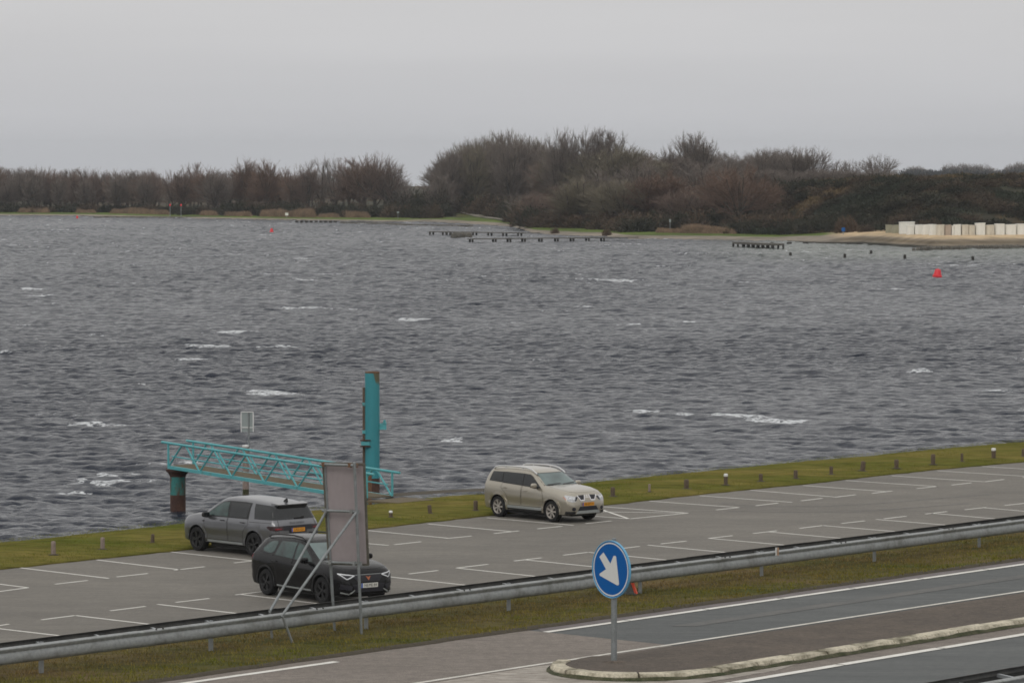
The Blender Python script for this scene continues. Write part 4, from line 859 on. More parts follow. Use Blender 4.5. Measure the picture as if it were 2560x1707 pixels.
jetty('jetty', (1172, 597.5), (1592, 593.5), 1.2, -.62, frac(1172, 1592, [1178, 1235, 1271, 1307, 1349, 1389, 1428, 1467, 1505]), 'nearer long low jetty on paired piles ending at the shore', .17, th=.15)
jetty('pier_platform', (1847, 607), (1944, 611.5), 2.2, -.55, [i / 8 for i in range(9)], 'short square timber platform standing alone on many dark piles', .15, True, .3)
def pile_post(px, y0_, y1_, label, r=.16, name='mooring_post', group=None):
    b = G(px, y1_, WZ); h = (y1_ - y0_) / FPX * b.y
    m = MB().mat('pile_dark'); m.lathe([(r * 1.05, -1.5), (r, 0), (r * .95, h * .9), (r * .7, h), (0, h + .03)], 10)
    o = m.build(name); o.location = b; return tag(o, label, 'post', group)
for px_, a, b, lb in [(1976, 631, 639.5, 'dark post in the water nearest the square timber platform'), (2112, 634.5, 644.5, 'dark post in the water, second from the left'), (2177.6, 626, 634.5, 'smaller dark post in the water closest to the beach'), (2262, 636.5, 648.5, 'dark post in the water left of the big red buoy'), (2431.8, 640.5, 652, 'rightmost dark post in the water below the beach huts')]:
    pile_post(px_, a, b, lb, .2, group='posts standing in the water off the beach')
for i_, px_ in enumerate([1930, 1971, 1975, 2011, 2017]): pile_post(px_, 605.5, 610, 'dark stubby pile between the square platform and the beach', .3, 'stub_pile', 'stubby piles by the shore')
for px_ in range(742, 850, 12): pile_post(px_, 552, 557, 'dark stubby pile in the row along the left shore', .35, 'stub_pile', 'stubby piles along the left shore')
def rocks(name, pts, w, h, label, n=3):
    m = MB().mat('rock'); P = [G(x, y, WZ) for x, y in pts]; r = random.Random(len(pts) + int(pts[0][0]))
    for a, b in zip(P[:-1], P[1:]):
        L_ = (b - a).length; k = int(L_ / (w * .45)) + 1
        for i in range(k):
            for q in range(n):
                c = a.lerp(b, (i + r.random()) / k) + Vector((r.uniform(-.3, .3) * w, r.uniform(-.5, .5) * w, 0)); s = r.uniform(.35, .7) * w * .6
                bm = [(s * math.cos(t) * r.uniform(.7, 1.1), s * math.sin(t) * r.uniform(.7, 1.1)) for t in [j * 6.283 / 7 for j in range(7)]]
                m.add([(c.x + x, c.y + y, WZ - .4) for x, y in bm] + [(c.x + x * .75, c.y + y * .75, WZ + h * r.uniform(.4, .8)) for x, y in bm] + [(c.x, c.y, WZ + h * r.uniform(.8, 1.1))],
                      [(j, (j + 1) % 7, 7 + (j + 1) % 7, 7 + j) for j in range(7)] + [(7 + j, 7 + (j + 1) % 7, 14) for j in range(7)])
    return tag(m.build(name), label, 'rocks')
rocks('breakwater', [(229, 544.5), (527, 545.5)], 1.4, .35, 'thin dark breakwater line below the two red-topped masts')
rocks('breakwater', [(850, 558), (940, 560), (1020, 564), (1180, 566.5)], 1.4, .35, 'long thin dark breakwater before the bay at the centre')
rocks('rock_islet', [(1138, 595), (1150, 594), (1168, 594)], 1.9, .95, 'small rocky islet at the tip of the nearer long jetty', 6)
rocks('breakwater', [(2288, 627), (2340, 625), (2455, 622.5), (2650, 621)], 1.3, .6, 'dark sheet of rocks and piles edging the beach below the huts')
# buoys
def buoy(px, y1_, w, h, label, tilt=0.0):
    b = G(px, y1_, WZ); s = b.y / FPX; w *= s; h *= s
    o = thing('buoy', b, label, 'buoy', 'red buoys on the lake'); o.rotation_euler = (0, tilt, 0)
    m = MB().mat('buoy_red'); m.lathe([(0, -.25), (w * .42, -.22), (w * .5, 0), (w * .5, h * .2), (w * .42, h * .3)], 20); m.build('float', o, True)
    m = MB().mat('buoy_red'); m.lathe([(w * .42, h * .29), (w * .30, h * .9), (w * .27, h * .97), (w * .22, h), (0, h)], 20); m.build('can', o, True)
    m = MB().mat('buoy_red'); m.tube((0, -w * .1, h), (0, w * .1, h), .03, n=6); m.tube((0, 0, h - .02), (0, 0, h + .12), .04, n=6); m.build('lifting_eye', o)
buoy(2343, 693, 24, 20, 'largest red can buoy, afloat on the right below the beach huts', .10)
buoy(679, 580.5, 10, 9, 'small red buoy afloat on the left half, right of the tiny one')
buoy(193, 547, 7, 7, 'tiny red buoy farthest left, near the far shore')
# two masts with red tops
for px_, lb in [(425.6, 'left one of two thin masts with a red top on the far left shore'), (453, 'right one of two thin masts with a red top on the far left shore')]:
    D = float(shoreD(px_)) + 8; b = far(px_, D); hh = Htop(px_, D, 510)
    o = thing('beacon_mast', b, lb, 'mast', 'red-topped masts'); m = MB().mat('tube_galv'); m.tube((0, 0, 0), (0, 0, hh * .8), .09, n=6); m.build('pole', o)
    m = MB().mat('buoy_red'); m.lathe([(0, hh * .82), (.20, hh * .84), (.20, hh * .93), (.08, hh), (0, hh)], 10); m.build('topmark', o)
def small_sign(px, t, ytop, w, m1, label, hh=.6):
    D = float(shoreD(px)) + t; b = far(px, D); H_ = Htop(px, D, ytop); o = thing('shore_sign', b, label, 'sign'); m = MB().mat('tube_galv'); m.tube((0, 0, 0), (0, 0, H_ - .02), .06, n=6); m.build('pole', o)
    m = MB().mat(m1); m.box((0, -.08, H_ - hh / 2), (w, .05, hh)); m.build('panel', o)
small_sign(717, 12, 532, .7, 'hut_white', 'small white sign panel in front of the tall orange reeds'); small_sign(995, 14, 529, .5, 'sign_sea', 'thin grey-green sign post left of the green slope', .3)
small_sign(2108, 14, 569, .55, 'sign_blue', 'small blue sign on a pole before the rounded russet bush'); small_sign(1675, 30, 548, .3, 'sign_sea', 'thin pale pole standing in front of the dark bushes', .5)

# ------------------------------------------------------------------ near objects
# wooden stumps
def stump(px, y0_, y1_, w, label, m='wood_post', cap=False, lean=0.0):
    b = G(px, y1_, .05); s = b.y / FPX; r = w * s / 2; h = (y1_ - y0_) * s
    o = thing('bollard', b, label, 'bollard', 'wooden stumps along the lawn'); o.rotation_euler = (0, lean, 0)
    mm = MB().mat(m); k = [random.uniform(.93, 1.07) for _ in range(5)]
    mm.lathe([(r * 1.02, -.1), (r * k[0], 0), (r * k[1], h * .4), (r * k[2], h * .7), (r * .98, h * .95), (r * .85, h), (0, h + .012)], 12); mm.build('post', o, True)
    if cap: mm = MB().mat('white_cap'); mm.lathe([(r * 1.03, h * .86), (r * 1.05, h + .01), (r * .8, h + .035), (0, h + .04)], 12); mm.build('cap', o, True)
    mm = MB().mat('dirt'); mm.lathe([(r * 2.4, .035), (r * 1.3, .055), (r * .9, .06)], 10); mm.build('bare_soil', o)
ST = [(133.5, 1352.6, 1389, 12, 'pale grey wooden stump nearest the left frame edge', 'wood_pale', 0, 0), (256.5, 1343, 1375, 11, 'pinkish grey stump, second from the left', 'wood_pale', 0, 0), (381, 1334.5, 1359, 9, 'short brown leaning stump left of the grey car', 'wood_post', 0, .05),
    (977, 1278.5, 1295, 9, 'very short white-topped stump just right of the grey panel', 'wood_post', 1, 0), (1076, 1262, 1287.5, 10, 'leaning stump between the white-topped one and the beige car', 'wood_post', 0, -.12), (1189, 1251, 1278.6, 11, 'brown stump just left of the beige car rear wheel', 'wood_post', 0, 0),
    (1532, 1217.7, 1242.8, 11, 'brown stump just right of the beige car', 'wood_post', 0, 0), (1623.5, 1209.7, 1231.5, 6, 'thin pale stump, second right of the beige car', 'wood_pale', 0, 0), (1716, 1198, 1223.5, 12, 'thick brown stump, third right of the beige car', 'wood_post', 0, 0),
    (1814.5, 1186, 1214, 10, 'white-topped tall stump, fourth right of the beige car', 'wood_post', 1, 0), (1902, 1184.5, 1205, 10, 'squat brown stump right of the white-topped tall one', 'wood_post', 0, 0), (1989, 1175, 1197.8, 10, 'brown stump, sixth right of the beige car', 'wood_post', 0, 0),
    (2078, 1165.7, 1188, 9, 'narrow brown stump left of the crooked wide one', 'wood_post', 0, 0), (2156, 1152.6, 1178.8, 12, 'crooked wide stump in the right part of the lawn', 'wood_post', 0, .10), (2241, 1148.6, 1172.4, 11, 'dark stump with spreading foot right of the crooked one', 'wood_post', 0, 0),
    (2332.6, 1135, 1163, 11, 'tall brown stump left of the thin one near the right edge', 'wood_post', 0, 0), (2404.8, 1133, 1156, 7, 'thin brown stump near the right frame edge', 'wood_post', 0, 0), (2484, 1122, 1148, 11, 'white-topped stump near the right frame edge', 'wood_post', 1, 0), (2559, 1121.7, 1143, 10, 'stump cut by the right frame edge', 'wood_post', 0, 0)]
for a in ST: stump(*a[:5], m=a[5], cap=bool(a[6]), lean=a[7])

# guard rails
WP = [(0, .31), (.045, .306), (.08, .285), (.082, .262), (.050, .228), (.046, .212), (.062, .19), (.078, .15), (.080, .07), (.062, .022), (0, 0)]
def w_beam(u0, u1, v, zb, side, m, O, sc=1.0):
    mm = MB(); mm.mat(m); vs = []; us_ = [u0 + (u1 - u0) * i / 12 for i in range(13)]
    prof = [(a * side * sc, b * sc) for a, b in WP] + [((a - .012) * side * sc if i_ not in (0, 10) else -.006 * side, b * sc) for i_, (a, b) in reversed(list(enumerate(WP)))]
    k = len(prof)
    for u_ in us_:
        for a, b in prof: vs.append(UV(u_, v + a, zb + b) - O)
    fs = []
    for i in range(12):
        for q in range(k): fs.append((i * k + q, (i + 1) * k + q, (i + 1) * k + (q + 1) % k, i * k + (q + 1) % k))
    fs += [tuple(range(k)), tuple(12 * k + q for q in range(k - 1, -1, -1))]
    mm.add(vs, fs); return mm
def guard_rail(u_posts, v, gap, zt, label, spacer=1.3333, z0=RZ):
    u0, u1 = u_posts[0] - 2, u_posts[-1] + 2; O = UV(u0, v, z0); o = thing('guard_rail', O, label, 'guard rail')
    zb = zt - .285
    seg = 4.0; u_ = u_posts[0] - 2.0
    while u_ < u1 - .1:
        w_beam(u_ - .06, u_ + seg + .0, v, z0 + zb + random.uniform(-.004, .004), -1, 'galv_dirty', O, .92).build('front_beam', o, True, angle=50)
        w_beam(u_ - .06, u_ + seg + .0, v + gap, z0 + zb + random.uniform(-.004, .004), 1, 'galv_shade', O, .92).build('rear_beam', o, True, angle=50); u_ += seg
    for up in u_posts:
        m = MB().mat('galvanised'); p = UV(up, v + gap * .5, z0) - O
        m.beam(p - EV * .035 + Vector((0, 0, -.2)), p - EV * .035 + Vector((0, 0, zt - .02)), .11, .008, up=EV); m.beam(p + Vector((0, 0, -.2)) + EU * .05, p + EU * .05 + Vector((0, 0, zt - .02)), .008, .07, up=EV); m.build('post', o)
    u_ = u_posts[0]
    while u_ < u_posts[-1] + .1:
        m = MB().mat('galvanised'); a = UV(u_ - .10, v + .02, z0 + zt - .075) - O; b = UV(u_ + .16, v + gap - .03, z0 + zt - .075) - O
        m.beam(a, b, .05, .05); m.build('spacer', o); u_ += spacer
    # splice bolts on the front face
    m = MB().mat('pile_dark'); u_ = u_posts[0] - 1.6
    while u_ < u1 - 1:
        for a in (0, .16): m.tube(UV(u_ + a, v - .05, z0 + zt - .012) - O, UV(u_ + a, v - .055, z0 + zt + .002) - O, .016, n=6)
        u_ += 4
    m.build('bolts', o)
    return o
u_ref = uv(G(1268, 1530, RZ))[0]
RT = .575
guard_rail([u_ref + 4 * i for i in range(-5, 8)], v_rail - .26, .52, RT, 'long double-sided galvanised guard rail on posts between parking lot and road')
# reflector strip on the rail
mat('reflector_tan', (.38, .24, .15), .6, var=.1)
m_ = MB(); pr_ = atV(1941, 1378, v_rail - .36); m_.mat('sign_white'); m_.box((0, 0, .0), (.05, .02, .16), ALPHA); m_.mat('reflector_tan'); m_.box((.035, .0, .0), (.03, .022, .16), ALPHA)
o_ = m_.build('rail_reflector'); o_.location = pr_; tag(o_, 'small white and orange reflector strip fixed on the long guard rail', 'reflector')
p2 = atV(2560, 1685, 0) if False else None
RZ2T = RZ + .70
pf = G(2560, 1686, RZ2T); u2, v2 = uv(pf)
guard_rail([u2 - 1.3 + 4 * i for i in range(-3, 3)], v2, .62, .70, 'near guard rail of which only the top shows in the bottom right corner', 2.6667)

# blue round sign
sb = G(1535, 1653, RZ + .105); s_ = sb.y / FPX
sg = thing('direction_sign', sb, 'round blue traffic sign with white arrow pointing down right, on grey pole on the island', 'traffic sign')
m_ = MB().mat('tube_galv'); m_.tube((0, 0, -.05), (0, 0, 200 * s_), .050, n=14); m_.tube((0, 0, 200 * s_), (0, 0, 311 * s_), .037, n=12); m_.tube((0, 0, 196 * s_), (0, 0, 203 * s_), .054, n=14); m_.build('pole', sg, True)
m_ = MB().mat('island_paving'); m_.lathe([(.22, .0), (.16, .02), (.0, .025)], 14); m_.build('footing', sg)
nrm = math.atan2(-.63, -.777); rad = 72.5 * s_; cz = (1653 - 1420) * s_
Ms = Matrix.Translation((math.cos(nrm) * .07, math.sin(nrm) * .07, cz)) @ Matrix.Rotation(nrm, 4, 'Z') @ Matrix.Rotation(math.pi / 2, 4, 'Z') @ Matrix.Rotation(math.pi / 2, 4, 'X')
m_ = MB().mat('sign_rim'); m_.lathe([(0, -.035), (rad * .97, -.035), (rad, -.03), (rad, .008), (rad * .985, .012), (rad * .965, .0)], 48, Ms); m_.build('rim', sg, True)
m_ = MB().mat('sign_blue'); m_.lathe([(0, .001), (rad * .967, .001)], 48, Ms); face = m_.build('face', sg)
m_ = MB().mat('sign_white'); m_.lathe([(rad * .885, .0035), (rad * .935, .0035)], 48, Ms); m_.build('white_ring', sg)
m_ = MB().mat('sign_white'); 
# arrow outline measured on the face (units of the radius, x to the right, y up), pointing down right
def facept(px, py): return ((px - 500) / 175.0, -(py - 465) / 280.0)
ar = [(430, 303), (497, 408), (527, 327), (540, 322), (551, 330), (580, 600), (572, 614), (560, 615), (395, 540), (392, 522), (455, 468), (391, 352)]
m_.prism([(x * rad * .97, y * rad * .97) for x, y in [facept(*p) for p in ar][::-1]], .003, Ms @ Matrix.Translation((0, 0, .003))); m_.build('arrow', sg)

# folded warning sign standing behind the blue sign, seen from the back
A_, B_ = G(1496, 1479, RZ + .03), G(1591, 1488, RZ + .03); dv = (B_ - A_); w_ = dv.length; ws = thing('warning_sign', A_, 'small orange-edged triangular warning sign seen from behind, standing behind the blue sign', 'traffic sign', rz=math.atan2(dv.y, dv.x))
m_ = MB(); hgt = 125 * A_.y / FPX; tri = [(0, .04), (w_, .04), (w_ * .53, hgt), (w_ * .47, hgt)]
Mt = Matrix.Rotation(math.pi / 2, 4, 'X')
m_.mat('sign_back').prism([(.05, .06), (w_ - .05, .06), (w_ * .5, hgt - .06)], .02, Mt); m_.build('panel', ws)
m_ = MB().mat('sign_orange'); m_.beam((w_, .0, .03), (w_ * .53, 0, hgt), .05, .035, up=Vector((0, 1, 0))); m_.build('rim', ws)
m_ = MB().mat('sign_back'); m_.beam((0, .0, .03), (w_ * .47, 0, hgt), .05, .03, up=Vector((0, 1, 0))); m_.beam((0, 0, .03), (w_, 0, .03), .06, .04); m_.tube((w_ * .25, .0, .06), (w_ * .2, .35, 0), .02, n=6); m_.tube((w_ * .75, 0, .06), (w_ * .8, .35, 0), .02, n=6); m_.build('stand', ws)

# back of a tall panel on scaffold tubes
Lb, Rb = G(837, 1582, RZ), G(904, 1590, RZ); vL, vR = uv(Lb)[1], uv(Rb)[1]
bo = thing('signboard', Lb, 'back of a tall grey panel on leaning scaffold tubes beside the black car', 'signboard')
def P3(px, py, v): return atV(px, py, v) - Lb
def tubes(name, lst, r=.026, m='tube_galv'):
    for a, b in lst: q = MB().mat(m); q.tube(a, b, r, n=10); q.build(name, bo, True)
tubes('upright', [(P3(837, 1584, vL), P3(811.5, 1154, vL)), (P3(904, 1592, vR), P3(886, 1156, vR))])
tubes('brace', [(P3(815, 1279, vL), P3(673, 1531, vL)), (P3(892, 1278, vR), P3(703, 1541, vR))], .024)
tubes('stake', [(P3(674, 1524, vL), P3(681, 1607, vL)), (P3(704, 1534, vR), P3(734, 1614, vR))], .022, 'galv_dirty')
dB = (Rb - Lb)
tl, tr_, bl, br_ = P3(807, 1156.7, vL), P3(903, 1159.5, vR), P3(822, 1409, vL), P3(913, 1411.5, vR)
wv = (tr_ - tl); nb = Vector((-EU.x, -EU.y, 0)) * -.05       # board lies on the far side of the tubes
ext = wv.normalized()
tl2, tr2, bl2, br2 = tl + nb - ext * .02, tr_ + nb + ext * .03, bl + nb - ext * .02, br_ + nb + ext * .03
q = MB().mat('board_grey'); th = EU * .02
q.add([tl2, tr2, br2, bl2, tl2 + th, tr2 + th, br2 + th, bl2 + th], [(0, 1, 2, 3), (7, 6, 5, 4), (0, 4, 5, 1), (1, 5, 6, 2), (2, 6, 7, 3), (3, 7, 4, 0)]); q.build('panel', bo)
q = MB().mat('board_frame')
for a, b in [(tl2, tr2), (tr2, br2), (br2, bl2), (bl2, tl2)]: q.beam(a - EU * .012, b - EU * .012, .035, .03, up=EU)
q.build('panel_frame', bo)
for py, x0, x1 in [(1160.5, 804, 898), (1276, 810.5, 902), (1405, 822, 908)]:
    a = P3(x0, py - 1, vL) - EU * .05; b = P3(x1, py + 2.5, vR) - EU * .05; q = MB().mat('tube_galv'); q.tube(a, b, .026, n=10); q.build('crossbar', bo, True)
    for c_ in (a.lerp(b, .10), a.lerp(b, .80), a.lerp(b, .96)): q = MB().mat('rust' if py < 1200 else 'galv_dirty'); q.box(c_, (.06, .06, .07), ALPHA); q.build('coupler', bo)

# gangway over the water -------------------------------------------------------
# A = side nearer the camera, B = far side; pier end (0) and bank end (1)
A0 = atY(421, 1167, G(440, 1278, WZ).y - .3); A1 = G(917, 1247, .12); wB = Vector((.86, .74, 0)).normalized() * 1.15
HT = .90
gw = thing('gangway', (A1.x, A1.y, 0), 'turquoise steel lattice gangway sloping from the bank out to a pier column', 'gangway'); GO = Vector((A1.x, A1.y, 0))
up_ = Vector((0, 0, HT))
def side(off, k0=0.0, k1=1.0):
    a, b = A0 + off - GO, A1 + off - GO; parts = []
    q = MB().mat('teal'); q.beam(a, b, .09, .12); q.build('bottom_chord', gw)
    q = MB().mat('teal'); e = (b - a) * .035; q.tube(a + up_ - e, b + up_ + e, .046, n=8); q.build('handrail', gw, True)
    q = MB().mat('teal'); q.tube(a.lerp(b, .02) + up_ * .47, b.lerp(a, .02) + up_ * .47, .026, n=6); q.build('middle_rail', gw, True)
    q = MB().mat('teal'); q.tube(a, a + up_, .040, n=8); q.build('end_post', gw, True); q = MB().mat('teal'); q.tube(b, b + up_, .040, n=8); q.build('end_post', gw, True)
    n = 6; d = (b - a) / n
    for i in range(n):
        p0 = a + d * i; apex = a + d * (i + .5) + up_
        for s in (-1, 1):
            q = MB().mat('teal'); q.tube(p0 if s < 0 else p0 + d, apex + d * (.06 * s), .036, n=7); q.build('diagonal', gw, True)
side(Vector((0, 0, 0))); side(wB)
q = MB().mat('deck_planks'); a, b = A0 - GO, A1 - GO; n = 44; 
for i in range(n):
    t0, t1 = i / n, (i + .92) / n; p = a.lerp(b, t0) + Vector((0, 0, .03)); r_ = a.lerp(b, t1) + Vector((0, 0, .03))
    q.add([p, r_, r_ + wB, p + wB, p + Vector((0, 0, .03)), r_ + Vector((0, 0, .03)), r_ + wB + Vector((0, 0, .03)), p + wB + Vector((0, 0, .03))], [(3, 2, 1, 0), (4, 5, 6, 7), (0, 1, 5, 4), (1, 2, 6, 5), (2, 3, 7, 6), (3, 0, 4, 7)])
q.build('walkway', gw)
q = MB().mat('deck_planks'); q.box(A1 + wB * .5 + Vector((.75, -.75, -.03)) - GO, (1.9, 1.5, .06), ALPHA); q.build('landing', gw)
# pier column carrying the gangway
pc = G(445, 1279, WZ); s_ = pc.y / FPX; colr = 19.5 * s_
o_ = thing('pier_column', pc, 'short thick steel column with flared top holding up the water end of the gangway', 'column')
hc = A0.z - WZ - .08
mat('pile_teal_rust', (.030, .18, .17), .7, var=.25, scale=2.2, color2=(.09, .055, .035), lo=.42, hi=.56, stretch=(1.2, 1.2, .5))
mat('pile_rust_dark', (.045, .022, .018), .85, var=.3, scale=3, color2=(.09, .045, .03))
q = MB().mat('pile_teal_rust'); q.lathe([(colr, hc * .40), (colr, hc * .85)], 20); q.mat('pile_rust_dark'); q.lathe([(colr, -2.5), (colr, hc * .40)], 20); q.build('shaft', o_, True)
q = MB().mat('pile_rust_dark'); q.lathe([(colr * 1.02, hc * .82), (colr * 1.15, hc * .88), (colr * 1.55, hc * .95), (colr * 1.6, hc), (0, hc)], 20); q.build('head', o_, True)
# tall teal pile
tp = G(931, 1229, WZ); s_ = tp.y / FPX; tr = 18.2 * s_; th_ = 301 * s_
o_ = thing('mooring_pile', tp, 'tall round turquoise steel pile with rusty top standing beside the gangway', 'pile')
def pile_mat():
    m = bpy.data.materials.new('teal_pile_paint'); m.use_nodes = True; MATS['teal_pile'] = m; n = m.node_tree; b = n.nodes['Principled BSDF']; b.inputs['Roughness'].default_value = .55
    tc = n.nodes.new('ShaderNodeTexCoord'); sx = n.nodes.new('ShaderNodeSeparateXYZ'); n.links.new(tc.outputs['Object'], sx.inputs[0])
    t = n.nodes.new('ShaderNodeTexNoise'); t.inputs['Scale'].default_value = 3; t.inputs['Detail'].default_value = 6; mp_ = n.nodes.new('ShaderNodeMapping'); mp_.inputs['Scale'].default_value = (2, 2, .4); n.links.new(tc.outputs['Object'], mp_.inputs[0]); n.links.new(mp_.outputs[0], t.inputs[0])
    # rust creeping down from the top on the right side: x and height decide, noise frays it
    ma = n.nodes.new('ShaderNodeMath'); ma.operation = 'MULTIPLY_ADD'; ma.inputs[1].default_value = 1.9; n.links.new(sx.outputs[0], ma.inputs[0]); n.links.new(sx.outputs[2], ma.inputs[2])
    mb_ = n.nodes.new('ShaderNodeMath'); mb_.operation = 'MULTIPLY_ADD'; mb_.inputs[1].default_value = 1.0; n.links.new(t.outputs['Fac'], mb_.inputs[0]); n.links.new(ma.outputs[0], mb_.inputs[2])
    r = n.nodes.new('ShaderNodeMapRange'); r.inputs[1].default_value = th_ + .45; r.inputs[2].default_value = th_ + .62; n.links.new(mb_.outputs[0], r.inputs[0])
    c = n.nodes.new('ShaderNodeMixRGB'); c.inputs[1].default_value = (.035, .250, .290, 1); c.inputs[2].default_value = (.105, .100, .055, 1); n.links.new(r.outputs[0], c.inputs[0])
    v = n.nodes.new('ShaderNodeMapRange'); v.inputs[3].default_value = .82; v.inputs[4].default_value = 1.18; n.links.new(t.outputs['Fac'], v.inputs[0]); s = n.nodes.new('ShaderNodeVectorMath'); s.operation = 'SCALE'; n.links.new(c.outputs[0], s.inputs[0]); n.links.new(v.outputs[0], s.inputs['Scale'])
    n.links.new(s.outputs[0], b.inputs['Base Color'])
pile_mat()
q = MB().mat('teal_pile'); q.lathe([(tr, .55), (tr, th_ - .05)], 28); q.mat('pile_rust_dark'); q.lathe([(tr, -2.5), (tr, .55)], 28); q.mat('rust'); q.lathe([(tr, th_ - .05), (tr, th_), (tr * .93, th_ + .004), (tr * .93, th_ - .1), (0, th_ - .1)], 28); q.build('shaft', o_, True)
q = MB().mat('wood_post'); q.box((-tr - .05, 0, (th_ * .87) / 2), (.09, .14, th_ * .87)); q.build('fender_strip', o_)
for z_ in (th_ * .73, th_ * .50): q = MB().mat('teal'); q.box((-tr - .04, -.02, z_), (.13, .18, .13)); q.build('clamp', o_)
zb_ = (1229 - 1064) * s_; q = MB().mat('teal'); q.box((tr + .12, 0, zb_), (.30, .10, .22)); q.box((tr + .10, 0, zb_ - .12), (.34, .22, .03)); q.box((tr + .20, 0, zb_ + .12), (.16, .16, .03)); q.tube((tr + .2, 0, zb_ + .1), (tr + .2, 0, zb_ + .24), .05, n=8); q.build('bracket', o_)
zb_ = (1229 - 1106) * s_; q = MB().mat('teal'); q.box((-tr + .02, -tr * .75, zb_), (.34, .16, .16)); q.mat('pile_rust_dark'); q.box((-tr + .02, -tr * .75, zb_ + .12), (.42, .24, .04)); q.box((-tr + .02, -tr * .75, zb_ - .12), (.42, .24, .04)); q.build('bracket', o_)
# rusty short post in front of the tall pile
p_ = G(925, 1243, WZ + .6); q = MB().mat('rust'); q.lathe([(.07, -1.6), (.07, .95), (.0, .96)], 10); o_ = q.build('guide_post', None, True); o_.location = (p_.x, p_.y, WZ + .6); tag(o_, 'short rusty post standing right in front of the tall turquoise pile', 'post')
# grey timber pile with a framed sign
wp = G(614.5, 1238, WZ); s_ = wp.y / FPX
o_ = thing('timber_pile', wp, 'grey timber pile with pale top standing in the water behind the gangway', 'pile')
q = MB().mat('wood_pale'); q.lathe([(8 * s_, .25), (8 * s_, 124 * s_), (6 * s_, 125 * s_), (0, 125 * s_)], 14); q.mat('kerb_moss'); q.lathe([(8.1 * s_, -2), (8.1 * s_, .25)], 14); q.build('shaft', o_, True)
q = MB().mat('white_cap'); q.lathe([(8.2 * s_, 122 * s_), (8.2 * s_, 126 * s_), (0, 127 * s_)], 14); q.build('cap', o_)
o_ = thing('water_sign', wp + Vector((.12, .1, 0)), 'back of a white-framed sign on a thin pole above the timber pile', 'sign')
q = MB().mat('tube_galv'); q.tube((0, 0, 100 * s_), (0, 0, 208 * s_), .026, n=8); q.build('pole', o_, True)
cx_ = -4 * s_; w_ = 30 * s_; z0_, z1_ = (1238 - 1079) * s_, (1238 - 1029) * s_
q = MB().mat('sign_sea'); q.box((cx_, .03, (z0_ + z1_) / 2), (w_, .015, z1_ - z0_)); q.build('panel', o_)
q = MB().mat('white_cap')
for a, b in [((cx_ - w_ / 2, z0_), (cx_ - w_ / 2, z1_)), ((cx_ + w_ / 2, z0_), (cx_ + w_ / 2, z1_)), ((cx_ - w_ / 2, z1_), (cx_ + w_ / 2, z1_)), ((cx_ - w_ / 2, z0_ + 11 * s_), (cx_ + w_ / 2, z0_ + 11 * s_))]: q.beam((a[0], .01, a[1]), (b[0], .01, b[1]), .035, .03, up=Vector((0, 1, 0)))
q.build('frame', o_)

